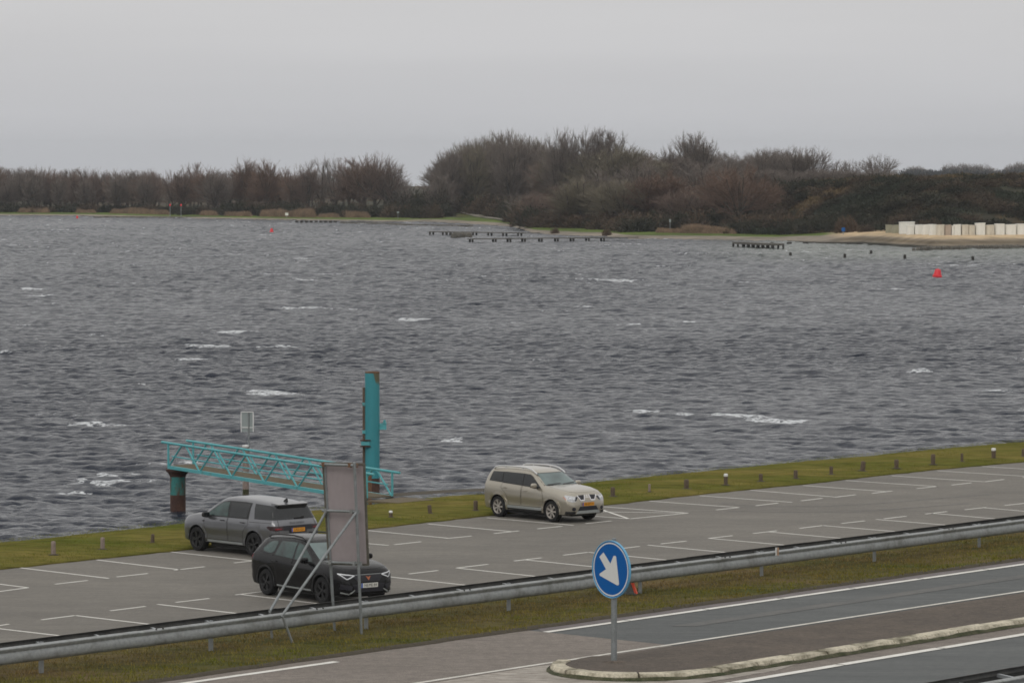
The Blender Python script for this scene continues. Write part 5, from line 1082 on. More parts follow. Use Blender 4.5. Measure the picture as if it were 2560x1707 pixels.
#BEGINCARS
# ------------------------------------------------------------------ cars
def smooth1(a, n):
    a = np.array(a, float)
    for _ in range(n):
        b = a.copy(); b[1:-1] = (a[:-2] + 2 * a[1:-1] + a[2:]) / 4; a = b
    return a
def car_body(S):
    x0, x1 = S['top'][0][0], S['top'][-1][0]
    xs = np.unique(np.round(np.concatenate([np.linspace(x0, x0 + .3, 19), np.linspace(x0 + .3, x1 - .3, int((x1 - x0 - .6) / .04)), np.linspace(x1 - .3, x1, 19)]), 4))
    zt = smooth1(interp(xs, S['top']), 2); zb = interp(xs, S['bot']); wm = smooth1(interp(xs, S['wid']), 3); wr = smooth1(interp(xs, S['roofw']), 3)
    belt = interp(xs, S['belt']); belt = np.minimum(belt, zt - .05); wbt = wm - S.get('shoulder', .05)
    rings = []
    for x, t, b, m, r_, be, wb_ in zip(xs, zt, zb, wm, wr, belt, wbt):
        r_ = min(r_, wb_ - .02); h = t - be; be = max(be, b + .12); span = be - b; zs = b + span * .18; zm = b + span * .55
        cr = S.get('crown', .035) * min(1, (x1 - x) * 4 + .2)
        pts = [(0, b), (m * .6, b), (m - .10, b), (m - .035, b + .03), (m - .015, zs), (m - .022, b + span * .32), (m, zm), (m - .006, b + span * .72), (m - .012, be - span * .12), (wb_ + .018, be - span * .04), (wb_, be),
               (wb_ + (r_ - wb_) * .28, be + h * .30), (wb_ + (r_ - wb_) * .62, be + h * .62), (r_ + .01, be + h * .80), (r_ - .025, be + h * .92), (r_ - .09, t - .012 * min(1, h * 3)), (r_ * .78, t + cr * .35), (r_ * .5, t + cr * .75), (r_ * .25, t + cr * .94), (0, t + cr)]
        full = [(y, z) for y, z in pts] + [(-y, z) for y, z in pts[-2:0:-1]]
        rings.append([(x, y, z) for y, z in full])
    k = len(rings[0]); vs = [p for r_ in rings for p in r_]; fs = []
    for i in range(len(rings) - 1):
        for q in range(k): fs.append((i * k + q, i * k + (q + 1) % k, (i + 1) * k + (q + 1) % k, (i + 1) * k + q))
    fs.append(tuple(range(k - 1, -1, -1))); fs.append(tuple((len(rings) - 1) * k + q for q in range(k)))
    me = bpy.data.meshes.new('body'); me.from_pydata(vs, [], fs); me.update()
    bm = bmesh.new(); bm.from_mesh(me); bmesh.ops.recalc_face_normals(bm, faces=bm.faces); bm.to_mesh(me); bm.free()
    tree_ = BVHTree.FromPolygons([Vector(p) for p in vs], [tuple(f) for f in fs])
    # cut the wheel openings
    o = bpy.data.objects.new('body', me); COL.objects.link(o); cut = []
    for ax in S['axles']:
        for sd_ in (-1, 1):
            q = MB().mat('seam'); n = 36; ring = [(ax + S['arch'] * math.cos(2 * math.pi * i / n), S['wr'] + .02 + S['arch'] * math.sin(2 * math.pi * i / n)) for i in range(n)]
            y0_, y1_ = sd_ * .50, sd_ * 1.2; vs2 = [(x, y0_, z) for x, z in ring] + [(x, y1_, z) for x, z in ring]
            q.add(vs2, [(i, (i + 1) % n, n + (i + 1) % n, n + i) if sd_ < 0 else (n + i, n + (i + 1) % n, (i + 1) % n, i) for i in range(n)] + [tuple(range(n)) if sd_ > 0 else tuple(range(n - 1, -1, -1)), tuple(range(2 * n - 1, n - 1, -1)) if sd_ > 0 else tuple(range(n, 2 * n))])
            c = q.build('cutter'); bm = bmesh.new(); bm.from_mesh(c.data); bmesh.ops.recalc_face_normals(bm, faces=bm.faces); bm.to_mesh(c.data); bm.free()
            md = o.modifiers.new('cut', 'BOOLEAN'); md.operation = 'DIFFERENCE'; md.object = c; md.solver = 'EXACT'; cut.append(c)
    dg = bpy.context.evaluated_depsgraph_get(); dg.update(); me2 = bpy.data.meshes.new_from_object(o.evaluated_get(dg)); o.modifiers.clear(); o.data = me2
    for c in cut: bpy.data.objects.remove(c, do_unlink=True)
    me2.materials.clear(); me2.materials.append(MATS[S['paint']]); me2.materials.append(MATS['seam'])
    for p in me2.polygons:
        c = p.center; p.use_smooth = True; p.material_index = 0
        for ax in S['axles']:
            d = math.hypot(c.x - ax, c.z - S['wr'] - .02)
            if d < S['arch'] + .004 and abs(c.y) < abs(interp(c.x, S['wid'])) - .02 and (abs(d - S['arch']) < .006 or abs(abs(c.y) - .5) < .01): p.material_index = 1
        if c.z < S['bot'][1][1] + .012 and p.normal.z < -.5: p.material_index = 1
    me2.set_sharp_from_angle(angle=R(38))
    return o, tree_
class Car:
    def __init__(s, S, name, loc, rz, label):
        s.S = S; s.root = thing(name, loc, label, 'car', None, rz); s.body, s.bvh = car_body(S); s.body.name = 'body'; s.body.parent = s.root
        for o in s.body.users_collection: pass
    def proj(s, d, sd, a, z):
        # view direction d: 'side' (sd = +1 left, -1 right), 'front', 'rear', 'top'
        if d == 'side': o, v = Vector((a, sd * 3, z)), Vector((0, -sd, 0))
        elif d == 'front': o, v = Vector((5, a, z)), Vector((-1, 0, 0))
        elif d == 'rear': o, v = Vector((-5, a, z)), Vector((1, 0, 0))
        else: o, v = Vector((a, z, 5)), Vector((0, 0, -1))
        h = s.bvh.ray_cast(o, v)
        if h[0] is None: return None, None
        n = h[1]; n = -n if n.dot(v) > 0 else n
        return h[0], n
    def patch(s, name, m, poly, d='side', sd=-1, off=.004, step=.035, parent=None, rnd=0, flat_n=False, smooth=True):
        P = list(poly)
        for _ in range(rnd):
            Q = []
            for i in range(len(P)):
                a, b = P[i], P[(i + 1) % len(P)]; Q += [(a[0] * .8 + b[0] * .2, a[1] * .8 + b[1] * .2), (a[0] * .2 + b[0] * .8, a[1] * .2 + b[1] * .8)]
            P = Q
        B = []
        for i in range(len(P)):
            a, b = P[i], P[(i + 1) % len(P)]; k = max(1, int(math.hypot(b[0] - a[0], b[1] - a[1]) / step))
            for q in range(k): B.append(Vector((a[0] + (b[0] - a[0]) * q / k, a[1] + (b[1] - a[1]) * q / k)))
        nb = len(B); xs = [p.x for p in B]; ys = [p.y for p in B]
        def inside(x, y):
            c = False; j = nb - 1
            for i in range(nb):
                if (B[i].y > y) != (B[j].y > y) and x < (B[j].x - B[i].x) * (y - B[i].y) / (B[j].y - B[i].y) + B[i].x: c = not c
                j = i
            return c
        V = list(B); gx = np.arange(min(xs) + step / 2, max(xs), step); gy = np.arange(min(ys) + step / 2, max(ys), step)
        for x in gx:
            for y in gy:
                if inside(x, y) and min((Vector((x, y)) - b).length_squared for b in B) > (step * .45) ** 2: V.append(Vector((x, y)))
        r_ = delaunay_2d_cdt(V, [(i, (i + 1) % nb) for i in range(nb)], [], 1, 1e-6)
        pts, faces = r_[0], r_[2]; out = []; ok = []; inn = []
        for p in pts:
            h, n = s.proj(d, sd, p.x, p.y)
            if h is None: ok.append(False); out.append(Vector((0, 0, 0))); inn.append(Vector((0, 0, 0))); continue
            ok.append(True); out.append(h + n * off); inn.append(h - n * .012)
        F = [tuple(f) for f in faces if all(ok[i] for i in f)]
        if not F: return None
        # orient outward, add rim
        cnt = {}
        n0 = {'side': Vector((0, sd, 0)), 'front': Vector((1, 0, 0)), 'rear': Vector((-1, 0, 0)), 'top': Vector((0, 0, 1))}[d]
        FF = []
        for f in F:
            n = (out[f[1]] - out[f[0]]).cross(out[f[2]] - out[f[0]]); FF.append(f if n.dot(n0) >= 0 else f[::-1])
        for f in FF:
            for i in range(len(f)): e_ = (f[i], f[(i + 1) % len(f)]); cnt[tuple(sorted(e_))] = cnt.get(tuple(sorted(e_)), 0) + 1
        nv = len(out); rim = []
        for f in FF:
            for i in range(len(f)):
                a, b = f[i], f[(i + 1) % len(f)]
                if cnt[tuple(sorted((a, b)))] == 1: rim.append((b, a, nv + a, nv + b))
        q = MB().mat(m); q.add(out + inn, FF + rim)
        o = q.build(name, parent or s.root, smooth, angle=50)
        # drop loose vertices
        bm = bmesh.new(); bm.from_mesh(o.data); bmesh.ops.delete(bm, geom=[v for v in bm.verts if not v.link_faces], context='VERTS'); bm.to_mesh(o.data); bm.free()
        return o
    def line(s, name, m, pts, w, d='side', sd=-1, off=.005, parent=None):
        # thin strip following a polyline, projected on the body
        L_, R_ = [], []
        Q = []
        for a, b in zip(pts[:-1], pts[1:]):
            k = max(1, int(math.hypot(b[0] - a[0], b[1] - a[1]) / .04))
            for i in range(k): Q.append((a[0] + (b[0] - a[0]) * i / k, a[1] + (b[1] - a[1]) * i / k))
        Q.append(pts[-1]); vs = []
        for i, p in enumerate(Q):
            a, b = Q[max(0, i - 1)], Q[min(len(Q) - 1, i + 1)]; dx, dy = b[0] - a[0], b[1] - a[1]; l = math.hypot(dx, dy); nx, ny = -dy / l * w / 2, dx / l * w / 2
            for sg_ in (1, -1):
                h, n = s.proj(d, sd, p[0] + nx * sg_, p[1] + ny * sg_)
                if h is None: return None
                vs.append(h + n * off)
        q = MB().mat(m); q.add(vs, [(2 * i, 2 * i + 1, 2 * i + 3, 2 * i + 2) for i in range(len(Q) - 1)]); return q.build(name, parent or s.root)
    def text(s, name, txt, m, size, ctr, d, sd=-1, off=.006, parent=None, space=1.0, flat=None, sx=1.0):
        cu = bpy.data.curves.new(name, 'FONT'); cu.body = txt; cu.size = size; cu.align_x = 'CENTER'; cu.align_y = 'CENTER'; cu.space_character = space; cu.resolution_u = 3
        t = bpy.data.objects.new(name, cu); COL.objects.link(t); dg = bpy.context.evaluated_depsgraph_get(); me = bpy.data.meshes.new_from_object(t.evaluated_get(dg)); bpy.data.objects.remove(t, do_unlink=True)
        for v in me.vertices:
            a, b = v.co.x * sx, v.co.y
            if flat: v.co = flat(a, b); continue
            sg_ = 1 if d == 'front' else -1
            h, n = s.proj(d, sd, ctr[0] + a * sg_, ctr[1] + b)
            if h is not None: v.co = h + n * off
        me.materials.clear(); me.materials.append(MATS[m]); o = bpy.data.objects.new(name, me); COL.objects.link(o); o.parent = parent or s.root; return o
    def plate(s, ctr, d, m, txt, tilt=0.0, w=.52, h=.115, out=.02):
        p, n = s.proj(d, 1, ctr[0], ctr[1]); sg_ = 1 if d == 'front' else -1
        X = Vector((0, sg_, 0)); Zv = Vector((-sg_ * math.sin(tilt), 0, math.cos(tilt))); Nv = X.cross(Zv).normalized() 
        O = p + Vector((sg_ * out, 0, 0))
        q = MB(); q.mat(m); c = [O + X * a * w / 2 + Zv * b * h / 2 for a, b in ((-1, -1), (1, -1), (1, 1), (-1, 1))]; t = Nv * .008
        q.add(c + [v - t for v in c], [(0, 1, 2, 3), (7, 6, 5, 4), (0, 4, 5, 1), (1, 5, 6, 2), (2, 6, 7, 3), (3, 7, 4, 0)])
        q.mat('plate_blue'); e = Nv * .002; a0, a1 = -w / 2, -w / 2 + .045
        q.add([O + X * a + Zv * b * h / 2 + e for a, b in ((a0, -1), (a1, -1), (a1, 1), (a0, 1))], [(0, 1, 2, 3)])
        o = q.build('number_plate', s.root)
        s.text('lettering', txt, 'plate_ink', .105, ctr, d, parent=o, flat=lambda a, b: O + X * (a + .025) + Zv * b + Nv * .003, sx=.92)
        return o
    def wheels(s, rim_mat, spokes, style, tw=.23):
        S = s.S; r = S['wr']
        tyre = MB().mat('rubber'); tyre.lathe([(r * .66, -tw / 2), (r * .80, -tw / 2 - .006), (r * .93, -tw / 2 + .004), (r * .985, -tw / 2 + .03), (r, -tw / 2 + .06), (r, tw / 2 - .06), (r * .985, tw / 2 - .03), (r * .93, tw / 2 - .004), (r * .80, tw / 2 + .006), (r * .66, tw / 2)], 40, closed=True)
        tm = tyre
        for ax in S['axles']:
            for sd in (-1, 1):
                W_ = MB().mat('seam'); W_.lathe([(0, -.02), (r * .64, -.02), (r * .64, .02), (0, .02)], 28)
                w = W_.build('wheel', s.root, True); w.location = (ax, sd * (S['track'] / 2), r); w.rotation_euler = (sd * -math.pi / 2, 0, 0)
                if 'tyre_me' not in S: S['tyre_me'] = tm.build('tyre', w, True).data
                else: t = bpy.data.objects.new('tyre', S['tyre_me']); COL.objects.link(t); t.parent = w
                if 'rim_me' not in S:
                    q = MB().mat(rim_mat); zf = tw / 2 - .02
                    q.lathe([(r * .60, zf - .06), (r * .655, zf - .01), (r * .69, zf + .018), (r * .665, zf + .022), (r * .62, zf - .004)], 40)
                    q.lathe([(0, zf + .012), (r * .10, zf + .01), (r * .15, zf - .012), (r * .15, zf - .05)], 20)
                    for i in range(spokes):
                        a = 2 * math.pi * i / spokes
                        offs = ((-.10, .10) if style == 'twin' else (0,)); wd0, wd1 = (.020, .024) if style == 'twin' else (.018, .034) if style == 'wide' else (.026, .030)
                        for of in offs:
                            c1, s1_ = math.cos(a + of * .5), math.sin(a + of * .5); c2, s2_ = math.cos(a + of * 1.6), math.sin(a + of * 1.6)
                            p0 = Vector((c1 * r * .12, s1_ * r * .12, zf)); p1 = Vector((c2 * r * .655, s2_ * r * .655, zf + .008)); dr = (p1 - p0).normalized(); nx_ = Vector((-dr.y, dr.x, 0))
                            q.add([p0 - nx_ * wd0 - Vector((0, 0, .03)), p0 + nx_ * wd0 - Vector((0, 0, .03)), p0 + nx_ * wd0, p0 - nx_ * wd0, p1 - nx_ * wd1 - Vector((0, 0, .03)), p1 + nx_ * wd1 - Vector((0, 0, .03)), p1 + nx_ * wd1, p1 - nx_ * wd1],
                                  [(3, 2, 1, 0), (4, 5, 6, 7), (0, 1, 5, 4), (1, 2, 6, 5), (2, 3, 7, 6), (3, 0, 4, 7)])
                    S['rim_me'] = q.build('rim', w, True).data
                else: t = bpy.data.objects.new('rim', S['rim_me']); COL.objects.link(t); t.parent = w
    def under(s):  # dark chassis box and axles, added to deepen the shade beneath the car
        S = s.S; x0, x1 = S['top'][0][0], S['top'][-1][0]; q = MB().mat('seam'); zb = S['bot'][1][1]
        q.box((0, 0, (zb + .16) / 2 + .03), (S['axles'][0] - S['axles'][1] - .84, 1.5, zb - .12)); q.box(((x0 + S['axles'][1]) / 2 + .05, 0, zb - .02), (.75, 1.1, .12)); q.box(((x1 + S['axles'][0]) / 2 - .12, 0, zb - .01), (.7, 1.1, .10))
        for ax in S['axles']: q.tube((ax, -.7, S['wr'] * .8), (ax, .7, S['wr'] * .8), .07, n=8)
        q.build('underbody', s.root)
    def arches(s, m, w=.055, out=.014, a0=-18, a1=198):
        S = s.S
        for ax in S['axles']:
            for sd in (-1, 1):
                r0 = S['arch'] - .004; n = 26; P = [(ax + (r0 + w) * math.cos(R(a0 + (a1 - a0) * i / n)), S['wr'] + .02 + (r0 + w) * math.sin(R(a0 + (a1 - a0) * i / n))) for i in range(n + 1)]
                P += [(ax + r0 * math.cos(R(a1 + (a0 - a1) * i / n)), S['wr'] + .02 + r0 * math.sin(R(a1 + (a0 - a1) * i / n))) for i in range(n + 1)]
                P = [(x, max(z, S['bot'][1][1] + .02)) for x, z in P]
                s.patch('wheel_arch', m, P, 'side', sd, out, .025)
    def mirrors(s, m, x, y, z, sz=(.13, .24, .17)):
        for sd in (-1, 1):
            q = MB().mat(m); n1, n2 = 10, 16; vs = []
            for i in range(n1 + 1):
                ph = math.pi * i / n1
                for j in range(n2):
                    th = 2 * math.pi * j / n2; c = lambda v, e=.7: math.copysign(abs(v) ** e, v)
                    vs.append((x + sz[0] / 2 * c(math.sin(ph)) * c(math.cos(th)), sd * y + sz[1] / 2 * c(math.cos(ph)), z + sz[2] / 2 * c(math.sin(ph)) * c(math.sin(th))))
            q.add(vs, [(i * n2 + j, i * n2 + (j + 1) % n2, (i + 1) * n2 + (j + 1) % n2, (i + 1) * n2 + j) for i in range(n1) for j in range(n2)])
            o = q.build('wing_mirror', s.root, True)
            q = MB().mat('black_trim'); q.box((x + .01, sd * (y - .09), z - sz[2] * .42), (.08, .16, .05)); q.build('stalk', o)
            q = MB().mat('glass_dark'); q.box((x - sz[0] / 2 - .002, sd * y, z), (.01, sz[1] * .8, sz[2] * .75)); q.build('mirror_glass', o)
    def handles(s, m, spots):
        for sd in (-1, 1):
            for x, z in spots:
                h, n = s.proj('side', sd, x, z)
                q = MB().mat(m); q.tube(h + n * .035 + Vector((-.09, 0, 0)), h + n * .035 + Vector((.09, 0, 0)), .014, n=8); q.tube(h - n * .01 + Vector((-.085, 0, 0)), h + n * .035 + Vector((-.085, 0, 0)), .012, n=6); q.tube(h - n * .01 + Vector((.085, 0, 0)), h + n * .035 + Vector((.085, 0, 0)), .012, n=6)
                d = q.build('door_handle', s.root, True); s.patch('handle_recess', 'seam', [(x - .06, z - .025), (x + .06, z - .025), (x + .06, z + .02), (x - .06, z + .02)], 'side', sd, .003, .03, parent=d)
    def doors(s, polys, m):
        for sd in (-1, 1):
            for poly in polys:
                o = s.patch('door', m, poly, 'side', sd, .005, .07)
                if o: s.line('seam', 'seam', list(poly) + [poly[0]], .009, 'side', sd, .0062, parent=o)
def arch_cut(ax, S, a0, a1, n=6, dr=.03):
    return [(ax + (S['arch'] + dr) * math.cos(R(a0 + (a1 - a0) * i / n)), S['wr'] + .02 + (S['arch'] + dr) * math.sin(R(a0 + (a1 - a0) * i / n))) for i in range(n + 1)]
def mid_contact(pr, pf, hd, side_, axr, axf, half, z=0.0):
    a, b = G(*pr, z), G(*pf, z); m = (a + b) / 2; h = Vector((math.cos(hd), math.sin(hd), 0)); n = Vector((-h.y, h.x, 0)) * side_
    c = m - n * half - h * (axr + axf) / 2; return Vector((c.x, c.y, z))

# beige SUV ---------------------------------------------------------------
BE = dict(paint='beige_paint', axles=(1.40, -1.27), wr=.355, arch=.40, track=1.56, shoulder=.055, crown=.03,
    top=[(-2.10, .62), (-2.09, .90), (-2.07, 1.06), (-2.02, 1.26), (-1.95, 1.46), (-1.89, 1.56), (-1.80, 1.62), (-1.3, 1.66), (-.7, 1.675), (-.2, 1.665), (.15, 1.625), (.38, 1.55), (.96, 1.175), (1.03, 1.155), (1.6, 1.105), (1.95, 1.035), (2.09, .965), (2.18, .86), (2.235, .68), (2.25, .52)],
    bot=[(-2.10, .42), (-1.9, .27), (2.0, .25), (2.25, .30)],
    wid=[(-2.10, .72), (-2.06, .81), (-1.95, .87), (-1.7, .895), (0, .90), (1.4, .90), (1.8, .90), (2.0, .875), (2.12, .83), (2.205, .74), (2.25, .60)],
    roofw=[(-2.10, .62), (-1.98, .66), (-1.86, .64), (-1.0, .665), (0, .665), (.40, .64), (1.02, .74), (1.3, .76), (1.9, .72), (2.15, .62), (2.25, .5)],
    belt=[(-2.10, 1.0), (-1.95, 1.17), (0, 1.11), (1.0, 1.05), (1.6, .985), (2.05, .87), (2.24, .60)])
hd = math.atan2(-1.98, 1.76)
car1 = Car(BE, 'suv', mid_contact((1249.5, 1291.5), (1376, 1304.5), hd, -1, -1.27, 1.40, .86), hd, 'beige SUV with silver roof rails parked alone at the edge of the lawn')
c = car1
c.under(); c.wheels('rim_silver', 7, 'wide'); c.arches('beige_paint', .075, .022); 
for sd in (-1, 1):
    c.patch('window', 'glass_dark', [(-1.76, 1.225), (-1.12, 1.195), (-1.16, 1.515), (-1.70, 1.50)], 'side', sd, .007, .05)
    c.patch('window', 'glass_dark', [(-1.06, 1.19), (-.10, 1.145), (-.13, 1.512), (-1.10, 1.505)], 'side', sd, .007, .05)
    c.patch('window', 'glass_dark', [(-.03, 1.14), (.80, 1.105), (.66, 1.18), (.28, 1.425), (.14, 1.49), (-.06, 1.51)], 'side', sd, .007, .05)
    c.patch('window_surround', 'black_trim', [(-1.78, 1.205), (.84, 1.085), (.69, 1.18), (.31, 1.435), (.16, 1.505), (-.2, 1.525), (-1.0, 1.53), (-1.72, 1.515)], 'side', sd, .0025, .04)
    c.patch('sill', 'grey_trim', [(-.80, .36), (.92, .36), (.92, .44), (-.80, .44)], 'side', sd, .02, .08)
    c.patch('lower_cladding', 'black_trim', [(-.82, .26), (.93, .26), (.93, .355), (-.82, .355)], 'side', sd, .008, .06)
    q = MB().mat('silver_trim'); pts = [(-1.74, 1.60), (-1.66, 1.655), (-1.52, 1.69), (-1.2, 1.712), (-.8, 1.722), (-.4, 1.72), (-.05, 1.70), (.15, 1.66), (.30, 1.59), (.42, 1.52)]
    for (xa, za), (xb, zb_) in zip(pts[:-1], pts[1:]): q.tube((xa, sd * (.60 + (.02 if xa < .3 else .03)), za), (xb, sd * (.60 + (.02 if xb < .3 else .03)), zb_), .026, n=8)
    for xa in (-1.15, -.3): q.tube((xa, sd * .62, 1.62), (xa, sd * .62, 1.70), .02, n=6)
    q.build('roof_rail', c.root, True)
    c.patch('headlight', 'lamp_clear', [(sd * a, z) for a, z in [(.80, .93), (.62, .89), (.40, .87), (.50, .72), (.64, .685), (.80, .735), (.845, .83)]], 'front', 1, .006, .025, rnd=1)
    o_ = c.patch('lamp_insert', 'grille_black', [(sd * a, z) for a, z in [(.50, .865), (.41, .86), (.50, .74), (.57, .72)]], 'front', 1, .009, .025)
    c.patch('indicator', 'lamp_orange', [(sd * a, z) for a, z in [(.852, .865), (.838, .865), (.825, .77), (.846, .78)]], 'front', 1, .009, .02)
    c.patch('fog_lamp', 'grille_black', [(sd * (.62 + .075 * math.cos(t)), .47 + .062 * math.sin(t)) for t in [i * 6.283 / 14 for i in range(14)]], 'front', 1, .006, .02)
    c.patch('bumper_corner', 'black_trim', [(sd * a, z) for a, z in [(.56, .305), (.84, .30), (.84, .395), (.56, .385)]], 'front', 1, .006, .03)
    c.patch('tail_light', 'lamp_red', [(sd * a, z) for a, z in [(.62, 1.38), (.70, 1.38), (.80, 1.0), (.66, .98)]], 'rear', 1, .006, .03)
    # lamp lenses
    for a, z in ((.60, .79), (.70, .81)):
        h, n = c.proj('front', 1, sd * a, z); q = MB().mat('lamp_white'); M_ = Matrix.Translation(h) @ n.to_track_quat('Z', 'Y').to_matrix().to_4x4(); q.lathe([(.048, .0), (.045, .018), (.025, .028), (0, .03)], 14, M_); q.build('lens', c.root, True)
c.patch('windscreen', 'glass_screen', [(-.70, 1.19), (.70, 1.19), (.575, 1.54), (-.575, 1.54)], 'front', 1, .005, .05)
c.patch('windscreen_surround', 'black_trim', [(-.74, 1.17), (.74, 1.17), (.60, 1.56), (-.60, 1.56)], 'front', 1, .002, .05)
for a, b in (((.02, 1.195), (.62, 1.225)), ((-.62, 1.195), (-.05, 1.22))): c.line('wiper', 'black_trim', [a, b], .022, 'front', 1, .016)
c.patch('rear_window', 'glass_dark', [(-.62, 1.22), (.62, 1.22), (.56, 1.50), (-.56, 1.50)], 'rear', 1, .005, .05)
c.patch('bonnet', 'beige_paint', [(1.06, -.70), (1.06, .70), (1.65, .70), (1.98, .60), (2.07, .35), (2.08, 0), (2.07, -.35), (1.98, -.60), (1.65, -.70)], 'top', 1, .006, .08)
c.patch('grille', 'grille_black', [(-.40, .905), (-.12, .915), (-.17, .765), (-.30, .755)], 'front', 1, .006, .02); c.patch('grille', 'grille_black', [(.40, .905), (.12, .915), (.17, .765), (.30, .755)], 'front', 1, .006, .02)
for s_ in (-1, 1): c.line('grille_trim', 'chrome', [(s_ * .42, .905), (s_ * .31, .740), (s_ * .15, .745), (s_ * .095, .915)], .036, 'front', 1, .011)
q_ = c.patch('badge', 'beige_paint', [(-.085, .92), (.085, .92), (.135, .74), (-.135, .74)], 'front', 1, .008, .03)
for a, z, rt in ((0, .890, 0), (-.036, .840, 0), (.036, .840, 0)): c.patch('emblem', 'chrome', [(a - .022, z - .0), (a, z - .036), (a + .022, z), (a, z + .036)] if z > .85 else [(a - .036, z - .020), (a + (.0 if a < 0 else -.0), z - .020), (a + .036 * .9, z - .018 if a > 0 else z + .018), (a, z + .02)], 'front', 1, .013, .02, parent=q_)
c.patch('air_intake', 'grille_black', [(-.46, .40), (.46, .40), (.36, .545), (-.36, .545)], 'front', 1, .006, .03)
c.patch('skid_plate', 'grey_trim', [(-.54, .31), (.54, .31), (.45, .405), (-.45, .405)], 'front', 1, .02, .03)
c.plate((0.0, .615), 'front', 'plate_yellow', '06-GFT-4', R(-6), out=.03)
c.doors([[(-.10, .46), (-.06, 1.12), (.90, 1.06), (.98, .85), (.98, .62), (.93, .46)], [(-.14, .46), (-.10, 1.125), (-1.08, 1.17), (-1.12, 1.0), (-.85, .80), (-.76, .62), (-.72, .46)]], 'beige_paint')
c.handles('beige_paint', [(-.93, 1.01), (.10, .965)]); c.mirrors('beige_paint', .66, 1.0, 1.17)
q = MB().mat('black_trim'); q.tube((-1.45, -.3, 1.65), (-1.62, -.3, 1.87), .005, n=5); q.build('aerial', c.root)

# grey SUV ----------------------------------------------------------------
GR = dict(paint='grey_paint', axles=(1.42, -1.32), wr=.375, arch=.425, track=1.64, shoulder=.06, crown=.03,
    top=[(-2.31, .60), (-2.30, .90), (-2.26, 1.04), (-2.19, 1.14), (-2.10, 1.32), (-1.99, 1.56), (-1.93, 1.615), (-1.5, 1.66), (-.8, 1.705), (.0, 1.715), (.35, 1.685), (.62, 1.59), (1.16, 1.20), (1.18, 1.17), (1.7, 1.13), (2.05, 1.06), (2.17, .98), (2.24, .84), (2.28, .62)],
    bot=[(-2.31, .40), (-2.0, .29), (1.95, .29), (2.28, .34)],
    wid=[(-2.31, .74), (-2.25, .85), (-2.1, .92), (-1.7, .945), (0, .94), (1.5, .945), (1.9, .93), (2.1, .88), (2.2, .80), (2.28, .66)],
    roofw=[(-2.31, .66), (-2.1, .68), (-1.93, .67), (-1.0, .69), (0, .69), (.5, .67), (1.12, .80), (1.4, .82), (2.0, .78), (2.2, .68), (2.28, .6)],
    belt=[(-2.31, 1.0), (-2.1, 1.12), (0, 1.12), (1.0, 1.09), (1.6, 1.04), (2.1, .95), (2.28, .66)])
hd = R(133)
car2 = Car(GR, 'suv', mid_contact((634, 1391), (496, 1377.6), hd, 1, -1.32, 1.42, .90), hd, 'dark grey SUV with black wheels and orange rear plate, nose toward the lake')
c = car2; c.under(); c.wheels('rim_black', 5, 'twin', .24); c.arches('grey_paint', .05, .012)
for sd in (-1, 1):
    c.patch('window_surround', 'black_trim', [(-1.02, 1.13), (1.06, 1.115), (.98, 1.20), (.56, 1.49), (.40, 1.575), (.1, 1.62), (-.7, 1.625), (-1.0, 1.61)], 'side', sd, .003, .04)
    c.patch('window', 'glass_teal', [(-.02, 1.155), (1.0, 1.145), (.93, 1.21), (.52, 1.48), (.36, 1.555), (.05, 1.585)], 'side', sd, .007, .05)
    c.patch('window', 'glass_dark', [(-.93, 1.155), (-.10, 1.155), (-.05, 1.585), (-.97, 1.58)], 'side', sd, .007, .05)
    c.patch('window', 'glass_dark', [(-2.17, 1.165), (-1.30, 1.155), (-1.14, 1.60), (-1.98, 1.565)], 'side', sd, .007, .03)
    c.patch('sill', 'grey_trim', [(-.78, .345), (.90, .345), (.90, .40), (-.78, .40)], 'side', sd, .018, .08)
    c.patch('tail_light', 'lamp_smoke', [(-2.28, .98), (-2.02, .985), (-1.93, .955), (-2.0, .90), (-2.1, .86), (-2.28, .84)], 'side', sd, .008, .03)
    c.patch('tail_light', 'lamp_smoke', [(sd * a, z) for a, z in [(.86, .985), (.56, .985), (.54, .855), (.87, .845)]], 'rear', 1, .008, .03)
    c.patch('lamp_glow', 'lamp_red', [(sd * a, z) for a, z in [(.84, .925), (.62, .92), (.62, .885), (.84, .88)]], 'rear', 1, .011, .03)
    c.patch('headlight', 'lamp_clear', [(sd * a, z) for a, z in [(.84, 1.0), (.55, .97), (.52, .88), (.84, .90)]], 'front', 1, .006, .03)
    c.patch('side_vent', 'seam', [(1.06, .985), (1.02, .95), (1.10, .935), (1.18, .955), (1.13, .965)], 'side', sd, .006, .03)
    c.patch('fuel_flap' if sd > 0 else 'panel', 'grey_paint', [(-1.62, 1.05), (-1.42, 1.05), (-1.42, .90), (-1.62, .90)], 'side', sd, .005, .06, rnd=1)
c.patch('rear_window', 'glass_dark', [(-.80, 1.165), (.80, 1.165), (.69, 1.56), (-.69, 1.56)], 'rear', 1, .007, .04)
c.patch('number_plate_panel', 'grille_black', [(-.56, .845), (.56, .845), (.57, .99), (-.57, .99)], 'rear', 1, .007, .04)
c.patch('plate_recess', 'grille_black', [(-.33, .76), (.33, .76), (.36, .86), (-.36, .86)], 'rear', 1, .008, .04)
c.plate((0, .855), 'rear', 'plate_yellow', 'J-922-GX', R(4), out=.03)
c.text('tailgate_lettering', 'DISCOVERY', 'black_trim', .085, (0, 1.055), 'rear', off=.01, space=1.35)
q = MB().mat('black_trim'); h, n = c.proj('rear', 1, -.12, 1.19); q.box((h.x - .02, -.12, 1.20), (.03, .34, .03)); q.box((h.x - .02, -.28, 1.215), (.04, .07, .05)); q.build('wiper', c.root)
